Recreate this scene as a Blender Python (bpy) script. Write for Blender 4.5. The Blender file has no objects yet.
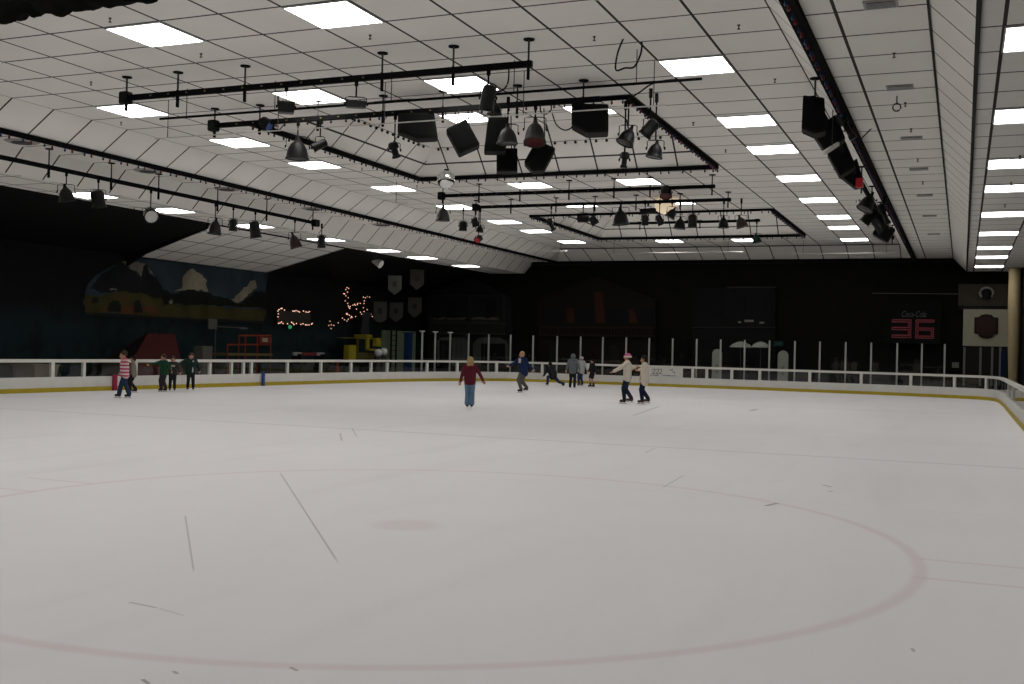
import bpy, bmesh, math, random
from mathutils import Vector, Matrix, Euler
random.seed(7)
PI = math.pi
col = bpy.context.scene.collection

# ------------------------------------------------------------------ camera
F = 1082.5; PAN = -0.39471405; TILT = 0.00554037; ROLL = 0.02404247
EYE = 1.725
fw = Vector((math.sin(PAN)*math.cos(TILT), math.cos(PAN)*math.cos(TILT), math.sin(TILT)))
rt = fw.cross(Vector((0, 0, 1))).normalized(); up = rt.cross(fw)
cr, sr = math.cos(ROLL), math.sin(ROLL)
RT = cr*rt + sr*up; UP = -sr*rt + cr*up
CAM = Vector((0, 0, EYE))
cam_data = bpy.data.cameras.new('camera'); cam = bpy.data.objects.new('camera', cam_data); col.objects.link(cam)
cam_data.sensor_width = 36.0; cam_data.lens = 36.0*F/1024
cam_data.clip_start = 0.05; cam_data.clip_end = 300
M3 = Matrix((RT, UP, -fw)).transposed()
cam.matrix_world = Matrix.Translation(CAM) @ M3.to_4x4()
bpy.context.scene.camera = cam

def ray(px, py): return RT*((px-512)/F) + UP*(-(py-342)/F) + fw
def at_z(px, py, z): d = ray(px, py); return CAM + d*((z-EYE)/d.z)
def at_y(px, py, y): d = ray(px, py); return CAM + d*(y/d.y)
def at_x(px, py, x): d = ray(px, py); return CAM + d*(x/d.x)
def depth(p): return (Vector(p)-CAM).dot(fw)
def proj(p):
    d = Vector(p)-CAM; z = d.dot(fw)
    return 512+F*d.dot(RT)/z, 342-F*d.dot(UP)/z
def ppm(p): return F/depth(p)          # pixels per metre at a point

# ------------------------------------------------------------------ materials
def newmat(name):
    m = bpy.data.materials.new(name); m.use_nodes = True
    nt = m.node_tree; b = nt.nodes['Principled BSDF']
    return m, nt, b
def mat(name, c, rough=.6, metal=0, noise=.12, scale=6, spec=.3):
    m, nt, b = newmat(name)
    b.inputs['Roughness'].default_value = rough; b.inputs['Metallic'].default_value = metal
    b.inputs['Specular IOR Level'].default_value = spec
    tc = nt.nodes.new('ShaderNodeTexCoord'); nz = nt.nodes.new('ShaderNodeTexNoise')
    nz.inputs['Scale'].default_value = scale; nz.inputs['Detail'].default_value = 3
    nt.links.new(tc.outputs['Object'], nz.inputs['Vector'])
    mx = nt.nodes.new('ShaderNodeMix'); mx.data_type = 'RGBA'
    mx.inputs['A'].default_value = (*[v*(1-noise) for v in c], 1)
    mx.inputs['B'].default_value = (*[min(1, v*(1+noise)) for v in c], 1)
    nt.links.new(nz.outputs['Fac'], mx.inputs['Factor'])
    nt.links.new(mx.outputs['Result'], b.inputs['Base Color'])
    return m
def emat(name, c, s):
    m, nt, b = newmat(name)
    b.inputs['Base Color'].default_value = (*c, 1)
    b.inputs['Emission Color'].default_value = (*c, 1); b.inputs['Emission Strength'].default_value = s
    return m
class NT:
    """small builder for node arithmetic"""
    def __init__(s, nt):
        s.nt = nt
        tc = nt.nodes.new('ShaderNodeTexCoord'); s.vec = tc.outputs['Object']
        sp = nt.nodes.new('ShaderNodeSeparateXYZ'); nt.links.new(s.vec, sp.inputs[0])
        s.x, s.y, s.z = sp.outputs
    def m(s, op, a, b=None, c=None):
        n = s.nt.nodes.new('ShaderNodeMath'); n.operation = op
        for i, v in enumerate((a, b, c)):
            if v is None: continue
            if isinstance(v, (int, float)): n.inputs[i].default_value = v
            else: s.nt.links.new(v, n.inputs[i])
        return n.outputs[0]
    def ramp(s, v, a, b, lo, hi):
        n = s.nt.nodes.new('ShaderNodeMapRange'); n.clamp = True
        n.interpolation_type = 'SMOOTHSTEP'
        s.nt.links.new(v, n.inputs[0])
        for i, q in enumerate((a, b, lo, hi)): n.inputs[1+i].default_value = q
        return n.outputs[0]
    def noise(s, scale, detail=3, vec=None):
        n = s.nt.nodes.new('ShaderNodeTexNoise'); n.inputs['Scale'].default_value = scale
        n.inputs['Detail'].default_value = detail
        s.nt.links.new(vec or s.vec, n.inputs['Vector']); return n.outputs['Fac']
    def mix(s, f, a, b):
        n = s.nt.nodes.new('ShaderNodeMix'); n.data_type = 'RGBA'
        for k, v in (('Factor', f), ('A', a), ('B', b)):
            if isinstance(v, (int, float)): n.inputs[k].default_value = v
            elif isinstance(v, tuple): n.inputs[k].default_value = (*v, 1)
            else: s.nt.links.new(v, n.inputs[k])
        return n.outputs['Result']

CELL = 1.2193
def grid_mat(name, x0=None, y0=None, zs=(), base=(.81, .785, .735), bar=.050):
    m, nt, b = newmat(name); n = NT(nt)
    mask = None
    def add(v):
        nonlocal mask
        mask = v if mask is None else n.m('MAXIMUM', mask, v)
    for c, o in ((n.x, x0), (n.y, y0)):
        if o is None: continue
        f = n.m('PINGPONG', n.m('SUBTRACT', c, o), CELL/2)
        add(n.m('LESS_THAN', f, bar/2))
    for z in zs:
        add(n.m('LESS_THAN', n.m('ABSOLUTE', n.m('SUBTRACT', n.z, z)), bar*.4))
    t = n.noise(.9, 4)
    tile = n.mix(t, tuple(v*.93 for v in base), tuple(min(1, v*1.05) for v in base))
    if mask is not None: tile = n.mix(mask, tile, (.045, .042, .04))
    nt.links.new(tile, b.inputs['Base Color']); b.inputs['Roughness'].default_value = .9
    b.inputs['Specular IOR Level'].default_value = .1
    return m

M = {}
M['black'] = mat('black_paint', (.005, .005, .005), .6, spec=.12)
M['black2'] = mat('black_metal', (.006, .006, .006), .85, 0, spec=.04)
M['drape'] = mat('black_cloth', (.006, .006, .0055), .95, spec=.05)
M['lampgrey'] = mat('dark_grey_lamp', (.03, .03, .028), .5, spec=.2)
M['lampblack'] = mat('black_lamp', (.0075, .0075, .0075), .45, spec=.16)
M['lampbrown'] = mat('brown_lamp', (.032, .02, .017), .5, spec=.15)
M['lampgreen'] = mat('green_lamp', (.012, .03, .02), .5, spec=.15)
M['redgel'] = mat('red_gel', (.075, .014, .014), .4, spec=.2)
M['redlens'] = mat('bright_red_gel', (.45, .02, .03), .3)
M['bluegel'] = mat('blue_gel', (.02, .06, .22), .3)
M['paleglass'] = mat('pale_lens', (.5, .5, .47), .25)
M['darklens'] = mat('dark_lens', (.014, .014, .015), .3, spec=.25)
M['speaker'] = mat('speaker_cabinet', (.0065, .0065, .006), .7, spec=.12)
M['grille'] = mat('speaker_grille', (.005, .005, .005), .8, noise=.4, scale=60, spec=.08)
M['white'] = mat('white_plastic', (.60, .59, .54), .7, noise=.05, spec=.1)
M['whitebrd'] = mat('white_board', (.60, .585, .555), .6, noise=.08, scale=3, spec=.15)
M['yellow'] = mat('yellow_kick', (.37, .285, .012), .55, noise=.15, scale=3)
M['steel'] = mat('steel', (.42, .43, .42), .35, .3)
M['chrome'] = mat('chrome', (.75, .75, .74), .12, 1, noise=.04)
M['greypole'] = mat('grey_pole', (.33, .34, .31), .5)
M['rod'] = mat('dull_rod', (.05, .047, .045), .7, spec=.1)
M['bulbred'] = mat('red_bulb', (.13, .012, .018), .3, spec=.3)
M['bulbblue'] = mat('blue_bulb', (.010, .03, .10), .3, spec=.3)
M['bulbdark'] = mat('dark_bulb', (.012, .011, .011), .4, spec=.15)
M['socket'] = mat('yellow_socket', (.10, .08, .02), .6)
M['frame'] = mat('light_frame', (.5, .5, .5), .5)
M['vent'] = mat('vent_metal', (.34, .32, .30), .8)
M['ventdark'] = mat('vent_slot', (.05, .05, .05), .7)
M['brass'] = mat('brass', (.05, .038, .02), .5, .2)
M['panel'] = emat('ceiling_light_diffuser', (1.0, .985, .97), 9.0)
M['fairy'] = emat('fairy_bulb', (1.0, .55, .40), 1.3)
M['flash'] = emat('small_green_lamp', (.05, .35, .16), .5)
M['digit'] = emat('red_segment', (.15, .012, .019), .1)
M['skin'] = mat('skin', (.42, .22, .15), .55)
M['glassdome'] = emat('warm_globe', (1.0, .80, .55), .38)

def glass_mat(name, tint=(.93, .95, .94)):
    m, nt, b = newmat(name)
    nt.nodes.remove(b)
    out = nt.nodes['Material Output']
    tr = nt.nodes.new('ShaderNodeBsdfTransparent'); tr.inputs[0].default_value = (*tint, 1)
    gl = nt.nodes.new('ShaderNodeBsdfGlossy'); gl.inputs['Roughness'].default_value = .03
    ge = nt.nodes.new('ShaderNodeNewGeometry'); dt = nt.nodes.new('ShaderNodeVectorMath'); dt.operation = 'DOT_PRODUCT'
    nt.links.new(ge.outputs['Normal'], dt.inputs[0]); nt.links.new(ge.outputs['Incoming'], dt.inputs[1])
    def mm(op, a, b=None):
        n_ = nt.nodes.new('ShaderNodeMath'); n_.operation = op
        for i_, v_ in enumerate((a, b)):
            if v_ is None: continue
            if isinstance(v_, (int, float)): n_.inputs[i_].default_value = v_
            else: nt.links.new(v_, n_.inputs[i_])
        return n_.outputs[0]
    sch = mm('ADD', mm('MULTIPLY', mm('POWER', mm('SUBTRACT', 1.0, mm('ABSOLUTE', dt.outputs['Value'])), 5.0), .9), .06)
    mx = nt.nodes.new('ShaderNodeMixShader')
    nt.links.new(sch, mx.inputs[0]); nt.links.new(tr.outputs[0], mx.inputs[1]); nt.links.new(gl.outputs[0], mx.inputs[2])
    nt.links.new(mx.outputs[0], out.inputs[0])
    return m
M['glass'] = glass_mat('clear_acrylic')
M['scuffglass'] = glass_mat('clear_board_window', (.88, .9, .9))

# ------------------------------------------------------------------ mesh builder
class MB:
    def __init__(s): s.v = []; s.f = []; s.mi = []; s.cur = 0
    def add(s, vs, fs):
        o = len(s.v); s.v += [Vector(v) for v in vs]
        for f in fs: s.f.append([o+i for i in f]); s.mi.append(s.cur)
        return s
    def box(s, c, d, R=None):
        c = Vector(c); R = R or Matrix.Identity(3)
        vs = [c + R @ Vector((x*d[0]/2, y*d[1]/2, z*d[2]/2)) for x in (-1, 1) for y in (-1, 1) for z in (-1, 1)]
        return s.add(vs, [(0, 1, 3, 2), (4, 6, 7, 5), (0, 4, 5, 1), (2, 3, 7, 6), (0, 2, 6, 4), (1, 5, 7, 3)])
    def beam(s, a, b, w, h):
        a, b = Vector(a), Vector(b); d = (b-a); L = d.length; d.normalize()
        ref = Vector((0, 0, 1)) if abs(d.z) < .95 else Vector((0, 1, 0))
        x = d.cross(ref).normalized(); z = x.cross(d)
        return s.box((a+b)/2, (w, L, h), Matrix((x, d, z)).transposed())
    def cyl(s, a, b, r0, r1=None, n=10, caps=True):
        a, b = Vector(a), Vector(b); r1 = r0 if r1 is None else r1
        d = (b-a).normalized(); ref = Vector((0, 0, 1)) if abs(d.z) < .95 else Vector((1, 0, 0))
        x = d.cross(ref).normalized(); y = d.cross(x)
        vs = []
        for p, r in ((a, r0), (b, r1)):
            for k in range(n): t = 2*PI*k/n; vs.append(p + x*(r*math.cos(t)) + y*(r*math.sin(t)))
        fs = [(k, (k+1) % n, n+(k+1) % n, n+k) for k in range(n)]
        if caps: fs += [tuple(range(n))[::-1], tuple(range(n, 2*n))]
        return s.add(vs, fs)
    def tube(s, pts, r, n=6):
        pts = [Vector(p) for p in pts]; rings = []
        for i, p in enumerate(pts):
            d = (pts[min(i+1, len(pts)-1)] - pts[max(i-1, 0)]).normalized()
            ref = Vector((0, 0, 1)) if abs(d.z) < .9 else Vector((1, 0, 0))
            x = d.cross(ref).normalized(); y = d.cross(x)
            rr = r[i] if isinstance(r, (list, tuple)) else r
            rings.append([p + x*(rr*math.cos(2*PI*k/n)) + y*(rr*math.sin(2*PI*k/n)) for k in range(n)])
        vs = [v for q in rings for v in q]; fs = []
        for i in range(len(pts)-1):
            for k in range(n): fs.append((i*n+k, i*n+(k+1) % n, (i+1)*n+(k+1) % n, (i+1)*n+k))
        fs += [tuple(range(n))[::-1], tuple(range((len(pts)-1)*n, len(pts)*n))]
        return s.add(vs, fs)
    def lathe(s, prof, n=20, T=None):
        """prof: (r, z) list about local Z"""
        T = T or Matrix.Identity(4); vs = []; fs = []
        for r, z in prof:
            for k in range(n): vs.append(T @ Vector((r*math.cos(2*PI*k/n), r*math.sin(2*PI*k/n), z)))
        for i in range(len(prof)-1):
            for k in range(n): fs.append((i*n+k, i*n+(k+1) % n, (i+1)*n+(k+1) % n, (i+1)*n+k))
        fs += [tuple(range(n))[::-1], tuple(range((len(prof)-1)*n, len(prof)*n))]
        return s.add(vs, fs)
    def ball(s, c, r, n=12, m=8, sc=(1, 1, 1)):
        prof = [(max(1e-4, r*math.sin(PI*i/m)), -r*math.cos(PI*i/m)) for i in range(m+1)]
        T = Matrix.Translation(Vector(c)) @ Matrix.Diagonal((*sc, 1))
        return s.lathe(prof, n, T)
    def prism(s, pts, dvec):
        """planar polygon (3-D points) pushed along dvec"""
        n = len(pts); d = Vector(dvec); pts = [Vector(p) for p in pts]
        vs = pts + [p+d for p in pts]
        fs = [tuple(range(n)), tuple(range(2*n-1, n-1, -1))] + [(k, n+k, n+(k+1) % n, (k+1) % n) for k in range(n)]
        return s.add(vs, fs)
    def build(s, name, m, parent=None, smooth=False, bevel=0):
        me = bpy.data.meshes.new(name); me.from_pydata([tuple(v) for v in s.v], [], s.f)
        ms = m if isinstance(m, (list, tuple)) else [m]
        for q in ms: me.materials.append(q)
        for p, i in zip(me.polygons, s.mi): p.material_index = i; p.use_smooth = smooth
        bm = bmesh.new(); bm.from_mesh(me); bmesh.ops.recalc_face_normals(bm, faces=bm.faces)
        if bevel:
            bmesh.ops.bevel(bm, geom=bm.edges[:], offset=bevel, segments=2, affect='EDGES', clamp_overlap=True)
        bm.to_mesh(me); bm.free()
        if smooth:
            try: me.set_sharp_from_angle(angle=math.radians(42))
            except Exception: pass
        o = bpy.data.objects.new(name, me); col.objects.link(o)
        if parent: o.parent = parent
        return o
def tag(o, label, cat, group=None, kind=None):
    if label: o['label'] = label
    if cat: o['category'] = cat
    if group: o['group'] = group
    if kind: o['kind'] = kind
    return o
def thing(name, label, cat, loc=(0, 0, 0), rz=0, group=None):
    o = bpy.data.objects.new(name, None); col.objects.link(o)
    o.location = loc; o.rotation_euler = (0, 0, rz); o.empty_display_size = .2
    return tag(o, label, cat, group)
def struct(o): o['kind'] = 'structure'; return o
ORD = ['first', 'second', 'third', 'fourth', 'fifth', 'sixth', 'seventh', 'eighth', 'ninth', 'tenth', 'eleventh', 'twelfth', 'thirteenth']

# ------------------------------------------------------------------ boards outline (inner face, on the ice)
CTRL = [(-26.75, -8), (-26.75, 10), (-26.55, 16), (-26.25, 24), (-25.95, 29), (-25.6, 34), (-25.2, 39), (-24.85, 43), (-24.3, 46.2),
        (-23.3, 49.4), (-21.6, 51.8), (-19, 52.45), (-15, 52.2), (-11, 52.2), (-7, 52.0), (-2.6, 51.6), (-.5, 51.0), (.6, 50.4),
        (1.2, 49.2), (1.38, 46), (1.4, 38), (1.4, 24), (1.4, 8), (1.4, -8)]
def smooth_line(P, n=8):
    P = [Vector((x, y, 0)) for x, y in P]; out = []
    for i in range(len(P)-1):
        p0, p1, p2, p3 = P[max(i-1, 0)], P[i], P[i+1], P[min(i+2, len(P)-1)]
        t1 = (p2-p0)*.5; t2 = (p3-p1)*.5; L = (p2-p1).length
        if t1.length > 0: t1 = t1.normalized()*L
        if t2.length > 0: t2 = t2.normalized()*L
        for k in range(n):
            t = k/n; a = 2*t**3-3*t**2+1; b = t**3-2*t**2+t; c = -2*t**3+3*t**2; d = t**3-t**2
            out.append(p1*a + t1*b + p2*c + t2*d)
    out.append(P[-1]); return out
LINE = smooth_line(CTRL)
def outward(i):
    d = (LINE[min(i+1, len(LINE)-1)]-LINE[max(i-1, 0)]).normalized()
    return Vector((-d.y, d.x, 0))
OUT = [outward(i) for i in range(len(LINE))]

# ------------------------------------------------------------------ floor
Z0, Z1, Z2 = 7.1, 6.545, 5.915
def ice_material():
    m, nt, b = newmat('ice'); n = NT(nt)
    base = n.mix(n.noise(.35, 4), (.715, .695, .69), (.785, .77, .775))
    stre = nt.nodes.new('ShaderNodeMapping'); stre.inputs['Scale'].default_value = (1.4, .18, 1)
    stre.inputs['Rotation'].default_value = (0, 0, .5)
    nt.links.new(n.vec, stre.inputs[0])
    base = n.mix(n.ramp(n.noise(1.0, 5, stre.outputs[0]), .52, .75, 0, .25), base, (.62, .60, .58))
    cx, cy, R = -4.9, 9.23, 4.62
    dx = n.m('SUBTRACT', n.x, cx); dy = n.m('SUBTRACT', n.y, cy)
    d = n.m('SQRT', n.m('ADD', n.m('MULTIPLY', dx, dx), n.m('MULTIPLY', dy, dy)))
    ring = n.ramp(n.m('ABSOLUTE', n.m('SUBTRACT', d, R)), .02, .09, .24, 0)
    base = n.mix(ring, base, (.55, .35, .36))
    spot = n.ramp(d, .2, .42, .22, 0)
    base = n.mix(spot, base, (.52, .40, .40))
    # hash marks, outside the circle on both sides
    for hy in (9.95, 9.1):
        for s in (1, -1):
            a = n.ramp(n.m('ABSOLUTE', n.m('SUBTRACT', n.m('SUBTRACT', n.x, cx), s*5.1)), .48, .56, 1, 0)
            q = n.ramp(n.m('ABSOLUTE', n.m('SUBTRACT', n.y, hy)), .012, .05, .30, 0)
            base = n.mix(n.m('MULTIPLY', a, q), base, (.55, .37, .38))
    # lines across the rink
    for ly, w, s, c in ((19.1, .045, .5, (.42, .40, .47)), (23.8, .025, .25, (.5, .42, .42)), (36.5, .12, .18, (.45, .46, .55)), (13.1, .02, .10, (.5, .44, .44))):
        base = n.mix(n.ramp(n.m('ABSOLUTE', n.m('SUBTRACT', n.y, ly)), w*.6, w*2, s, 0), base, c)
    # skate cuts and scrapes: (px, py) ends read off the ice
    segs = [((279, 471), (341, 567), .010, .5), ((185, 514), (194, 573), .008, .45), ((128, 602), (158, 608), .012, .5), ((158, 608), (185, 616), .008, .3),
            ((765, 506), (778, 503), .03, .7), ((822, 485), (832, 487), .03, .6), ((828, 491), (833, 491.5), .03, .7),
            ((142, 679), (149, 684), .012, .7), ((173, 671), (178, 674), .012, .6), ((290, 667), (298, 671), .012, .6),
            ((662, 488), (684, 475), .012, .4), ((645, 453), (655, 448), .02, .3), ((750, 411), (757, 409), .08, .5), ((632, 416), (660, 406), .05, .35),
            ((340, 433), (342, 441), .02, .4), ((352, 428), (357, 437), .02, .3), ((912, 648), (914, 652), .012, .5)]
    for p, q, w, s in segs:
        A = at_z(*p, 0); B = at_z(*q, 0); dd = B-A; L = dd.length; ux, uy = dd.x/L, dd.y/L
        ex = n.m('SUBTRACT', n.x, A.x); ey = n.m('SUBTRACT', n.y, A.y)
        al = n.m('ADD', n.m('MULTIPLY', ex, ux), n.m('MULTIPLY', ey, uy))
        ac = n.m('ABSOLUTE', n.m('SUBTRACT', n.m('MULTIPLY', ex, uy), n.m('MULTIPLY', ey, ux)))
        k = n.m('MULTIPLY', n.ramp(n.m('ABSOLUTE', n.m('SUBTRACT', al, L/2)), L*.42, L*.5, 1, 0), n.ramp(ac, w*.5, w*1.3, s, 0))
        base = n.mix(k, base, (.20, .185, .17))
    nt.links.new(base, b.inputs['Base Color'])
    b.inputs['Roughness'].default_value = .55; b.inputs['Specular IOR Level'].default_value = .12
    return m
b = MB(); b.add(LINE, [tuple(range(len(LINE)))])
struct(b.build('floor', ice_material()))
b = MB(); b.box((-14, 25, -.11), (40, 74, .2))
struct(b.build('floor_surround', mat('dark_rubber_floor', (.045, .047, .05), .8)))

# ------------------------------------------------------------------ ceiling
UX, UXL = -2.87, -2.87-14*CELL          # tray edges
AX, FX = -2.33, -20.75                  # ring inner edges (strips)
CX, CLX = -.525, -22.2
DX, MX = .094, -22.78
EX, ELX = 1.93, -24.85
YN, YB0, YB1 = -8, 54.3, 56.0
RECX = (-16.15, -6.6); REC = ((21.85, 30.8), (40.4, 49.4)); RT_H = 1.2
RY0 = 14.5
gt = grid_mat('ceiling_tile_tray', UX, RY0)
gr = grid_mat('ceiling_tile_ring', CX, RY0)
g2 = grid_mat('ceiling_tile_aisle', .40, RY0+.35)
g2l = grid_mat('ceiling_tile_side', -23.14, RY0-.7)
gs = grid_mat('ceiling_tile_slope', None, RY0)
gsx = grid_mat('ceiling_tile_end_slope', UX, None)
gpx = grid_mat('ceiling_tile_recess_end', UX, None, (Z0+.36,))
gpy = grid_mat('ceiling_tile_recess_side', None, RY0, (Z0+.36,))
MATS = [gt, gr, g2, g2l, gs, gsx, gpx, gpy, M['black']]
b = MB()
def quad(mi, *p): b.cur = mi; b.add(p, [tuple(range(len(p)))])
xs = [UXL, RECX[0], RECX[1], UX]; ys = [YN, REC[0][0], REC[0][1], REC[1][0], REC[1][1], YB0]
for i in range(3):
    for j in range(5):
        if i == 1 and j in (1, 3): continue
        quad(0, (xs[i], ys[j], Z0), (xs[i+1], ys[j], Z0), (xs[i+1], ys[j+1], Z0), (xs[i], ys[j+1], Z0))
for (ya, yb) in REC:
    xa, xb = RECX; h = RT_H; zt = Z0+h
    quad(7, (xa, ya, Z0), (xa, yb, Z0), (xa+h, yb-h, zt), (xa+h, ya+h, zt))
    quad(7, (xb, ya, Z0), (xb, yb, Z0), (xb-h, yb-h, zt), (xb-h, ya+h, zt))
    quad(6, (xa, ya, Z0), (xb, ya, Z0), (xb-h, ya+h, zt), (xa+h, ya+h, zt))
    quad(6, (xa, yb, Z0), (xb, yb, Z0), (xb-h, yb-h, zt), (xa+h, yb-h, zt))
    quad(0, (xa+h, ya+h, zt), (xb-h, ya+h, zt), (xb-h, yb-h, zt), (xa+h, yb-h, zt))
quad(4, (UX, YN, Z0), (UX, YB0, Z0), (AX, YB1, Z1), (AX, YN, Z1))
quad(4, (UXL, YN, Z0), (UXL, YB0, Z0), (FX, YB1, Z1), (FX, YN, Z1))
quad(5, (UXL, YB0, Z0), (UX, YB0, Z0), (AX, YB1, Z1), (FX, YB1, Z1))
quad(1, (AX, YN, Z1), (CX, YN, Z1), (CX, YB1+.2, Z1), (AX, YB1+.2, Z1))
quad(1, (FX, YN, Z1), (CLX, YN, Z1), (CLX, YB1+.2, Z1), (FX, YB1+.2, Z1))
quad(4, (CX, YN, Z1), (DX, YN, Z2), (DX, YB1+.2, Z2), (CX, YB1+.2, Z1))
quad(4, (CLX, YN, Z1), (MX, YN, Z2), (MX, YB1+.2, Z2), (CLX, YB1+.2, Z1))
quad(2, (DX, YN, Z2), (EX+.6, YN, Z2), (EX+.6, YB1+.2, Z2), (DX, YB1+.2, Z2))
quad(3, (MX, YN, Z2), (ELX, YN, Z2), (ELX, YB1+.2, Z2), (MX, YB1+.2, Z2))
# sloping side ceiling over the mural alcove, black before and after it
AY0, AY1, WLX, WLZ = 31.9, 40.7, -29.0, 4.86
quad(3, (ELX, AY0, Z2), (ELX, AY1, Z2), (WLX, AY1, WLZ), (WLX, AY0, WLZ))
quad(8, (ELX, YN, Z2), (ELX, AY0, Z2), (WLX, AY0, WLZ), (WLX, YN, WLZ))
quad(8, (ELX, AY1, Z2), (ELX, YB1+.2, Z2), (WLX, YB1+.2, WLZ), (WLX, AY1, WLZ))
struct(b.build('ceiling', MATS))
for i, (x, z, w) in enumerate(((DX, Z2, .06), (CX, Z1, .03))):
    q = MB(); q.box((x, (YN+YB1)/2, z-.02), (w, YB1-YN, .05))
    struct(q.build('trim_%d' % (i+1), M['black']))
q = MB(); q.box((ELX, (YN+YB1)/2, Z2-.02), (.06, YB1-YN, .06)); struct(q.build('trim_3', M['black']))
q = MB(); q.box((-11.2, YB1+.1, Z1-.08), (27.8, .12, .16)); struct(q.build('trim_4', M['black']))
q = MB(); q.box((-11.4, YB0, Z0-.015), (17.2, .1, .05)); struct(q.build('trim_14', M['black']))

# ------------------------------------------------------------------ walls
def wall_dark(name, lo, hi, zc):  # near-black wall colours carry the lack of light away from the ice
    m, nt, bb = newmat(name); n = NT(nt)
    f = n.ramp(n.m('ADD', n.z, n.m('MULTIPLY', n.noise(.5, 3), .8)), zc, zc+1.2, 0, 1)
    c = n.mix(f, lo, hi); c = n.mix(n.ramp(n.noise(1.6, 5), .45, .7, 0, .55), c, (.0045, .004, .004))
    nt.links.new(c, bb.inputs['Base Color']); bb.inputs['Roughness'].default_value = .9; bb.inputs['Specular IOR Level'].default_value = .08
    return m
wl = wall_dark('left_wall_unlit_tone', (.008, .0155, .0175), (.006, .006, .006), 2.4)
wb = wall_dark('back_wall_unlit_tone', (.005, .005, .0045), (.0065, .006, .005), 2.6)
BW = 56.3
q = MB(); q.box((WLX-.1, 24, 2.5), (.2, 65, 5.2)); struct(q.build('wall_left', wl))
q = MB(); q.box((-13.3, BW+.1, 3.3), (32, .2, 6.8)); struct(q.build('wall_back', wb))
q = MB(); q.box((2.55, 24, 2.9), (.2, 65, 6.0)); struct(q.build('wall_right', wall_dark('right_wall_unlit_tone', (.008, .0078, .007), (.0065, .006, .006), 2.0)))

# ------------------------------------------------------------------ ceiling lights
def ceiling_light(x, y, z, label, group, w=1.16):
    t = thing('ceiling_light', label, 'ceiling light', (x, y, z), 0, group)
    q = MB()
    for s in (-1, 1):
        q.box((s*(w/2+.012), 0, -.012), (.024, w+.05, .03)); q.box((0, s*(w/2+.012), -.012), (w, .024, .03))
    q.box((0, 0, -.014), (.012, w, .02))
    q.build('frame', M['frame'], t)
    MB().box((0, 0, -.012), (w, w, .012)).build('diffuser', M['panel'], t)
ROWS = [14.5, 19.38, 24.25, 27.91, 32.79, 37.66, 42.54, 46.2, 51.07]
NEAR = [9.62, 4.75, -.13]
CN = {1: 'column beside the black speaker rig', 5: 'second column from the speaker rig', 8: 'third column from the speaker rig', 12: 'column by the bulb-lined slope'}
for c in (1, 5, 8, 12):
    x = UX-CELL*(c+.5); rows = [r for r in ROWS if c in (1, 12) or not any(a-.3 < r < bb for a, bb in REC)]
    for k, r in enumerate(rows):
        ceiling_light(x, r+.61+({1: .2, 5: -.3, 8: -.4, 12: -.8}[c] if r > 22 else 0), Z0, 'white ceiling light, %s row from the camera, %s' % (ORD[k], CN[c]), 'light panels in the raised ceiling')
    for r in NEAR:
        ceiling_light(x, r+.61, Z0, 'square white ceiling light panel overhead, out of the picture', 'light panels over the camera')
for i, (ya, yb) in enumerate(REC):
    for x, nm in ((-9.55, 'speaker rig side'), (-13.27, 'mural side')):
        ceiling_light(x, yb-2.75, Z0+RT_H, 'square light panel inside the %s sunken ceiling recess, on its %s' % (('near', 'far')[i], nm), 'light panels in the recesses')
for k, r in enumerate(ROWS):
    ceiling_light(1.01, [14.87, 19.75, 24.67, 28.3, 33.4, 38.6, 43.6, 47.6, 52.4][k]+.6, Z2, 'white light panel in the low side aisle ceiling beside the column, %s from the camera' % ORD[k], 'light panels over the column-side aisle')
for r in NEAR: ceiling_light(1.01, r+.9, Z2, 'white light panel in low aisle ceiling overhead, out of the picture', 'light panels over the camera')
for k, r in enumerate([23.9, 27.4, 31.8, 36.7, 41.4, 45.1, 50.0]):
    ceiling_light(-23.75, r+.6, Z2, 'white light panel along the dark mural-side edge of the ceiling, %s from the camera' % ORD[k], 'light panels along the mural side')
for r in NEAR+[14.0, 18.9]: ceiling_light(-23.75, r+.6, Z2, 'white light panel in the mural-side low ceiling, out of the picture', 'light panels over the camera')

# ------------------------------------------------------------------ bulb strips
def bulb_strip(name, a, c, label, along, group='bulb strips on the ceiling edges', w=.10, h=.12, pitch=.65, colours=('bulbblue', 'bulbred'), off=.24):
    a, c = Vector(a), Vector(c)
    t = thing(name, label, 'light strip', (a+c)/2, 0, group); o = (a+c)/2
    MB().beam(a-o, c-o, w, h).build('strip', M['black2'], t)
    L = (c-a).length; d = (c-a)/L; pos = []
    k = 0
    while k*pitch + off < L:
        pos.append((k*pitch+.1, colours[0])); pos.append((k*pitch+.1+off, colours[1])); k += 1
    pos.sort(key=lambda q: depth(a+d*q[0]) if depth(a+d*q[0]) > 2 else 1e9)
    def inview(p):
        if depth(p) < 2: return False
        u, v = proj(p); return -20 < u < 1044 and -20 < v < 700
    pos = [q for q in pos if inview(a+d*q[0])]
    meshes = {}
    rest = MB()
    for i, (s, cn) in enumerate(pos):
        p = a+d*s-o
        if i < 100:
            if cn not in meshes:
                q = MB(); q.cyl((0, 0, .0), (0, 0, -.025), .018, n=8); q.lathe([(.016, -.025), (.026, -.045), (.028, -.062), (.018, -.082), (.004, -.088)], 8)
                ob = q.build('bulb', M[cn], t, True); meshes[cn] = ob
            else:
                ob = meshes[cn].copy(); col.objects.link(ob); ob.parent = t
            ob.location = p + Vector((0, 0, -h/2))
        else:
            rest.ball(p+Vector((0, 0, -h/2-.06)), .035, 6, 4)
    if rest.v:
        r = rest.build('far_bulbs', M['bulbdark'], t); r['kind'] = 'stuff'
bulb_strip('ceiling_bulb_strip', (AX+.07, 8, Z1-.05), (AX+.07, YB1, Z1-.05), 'long black strip of red and blue bulbs beside the row of black speakers', 'y', w=.2)
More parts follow.
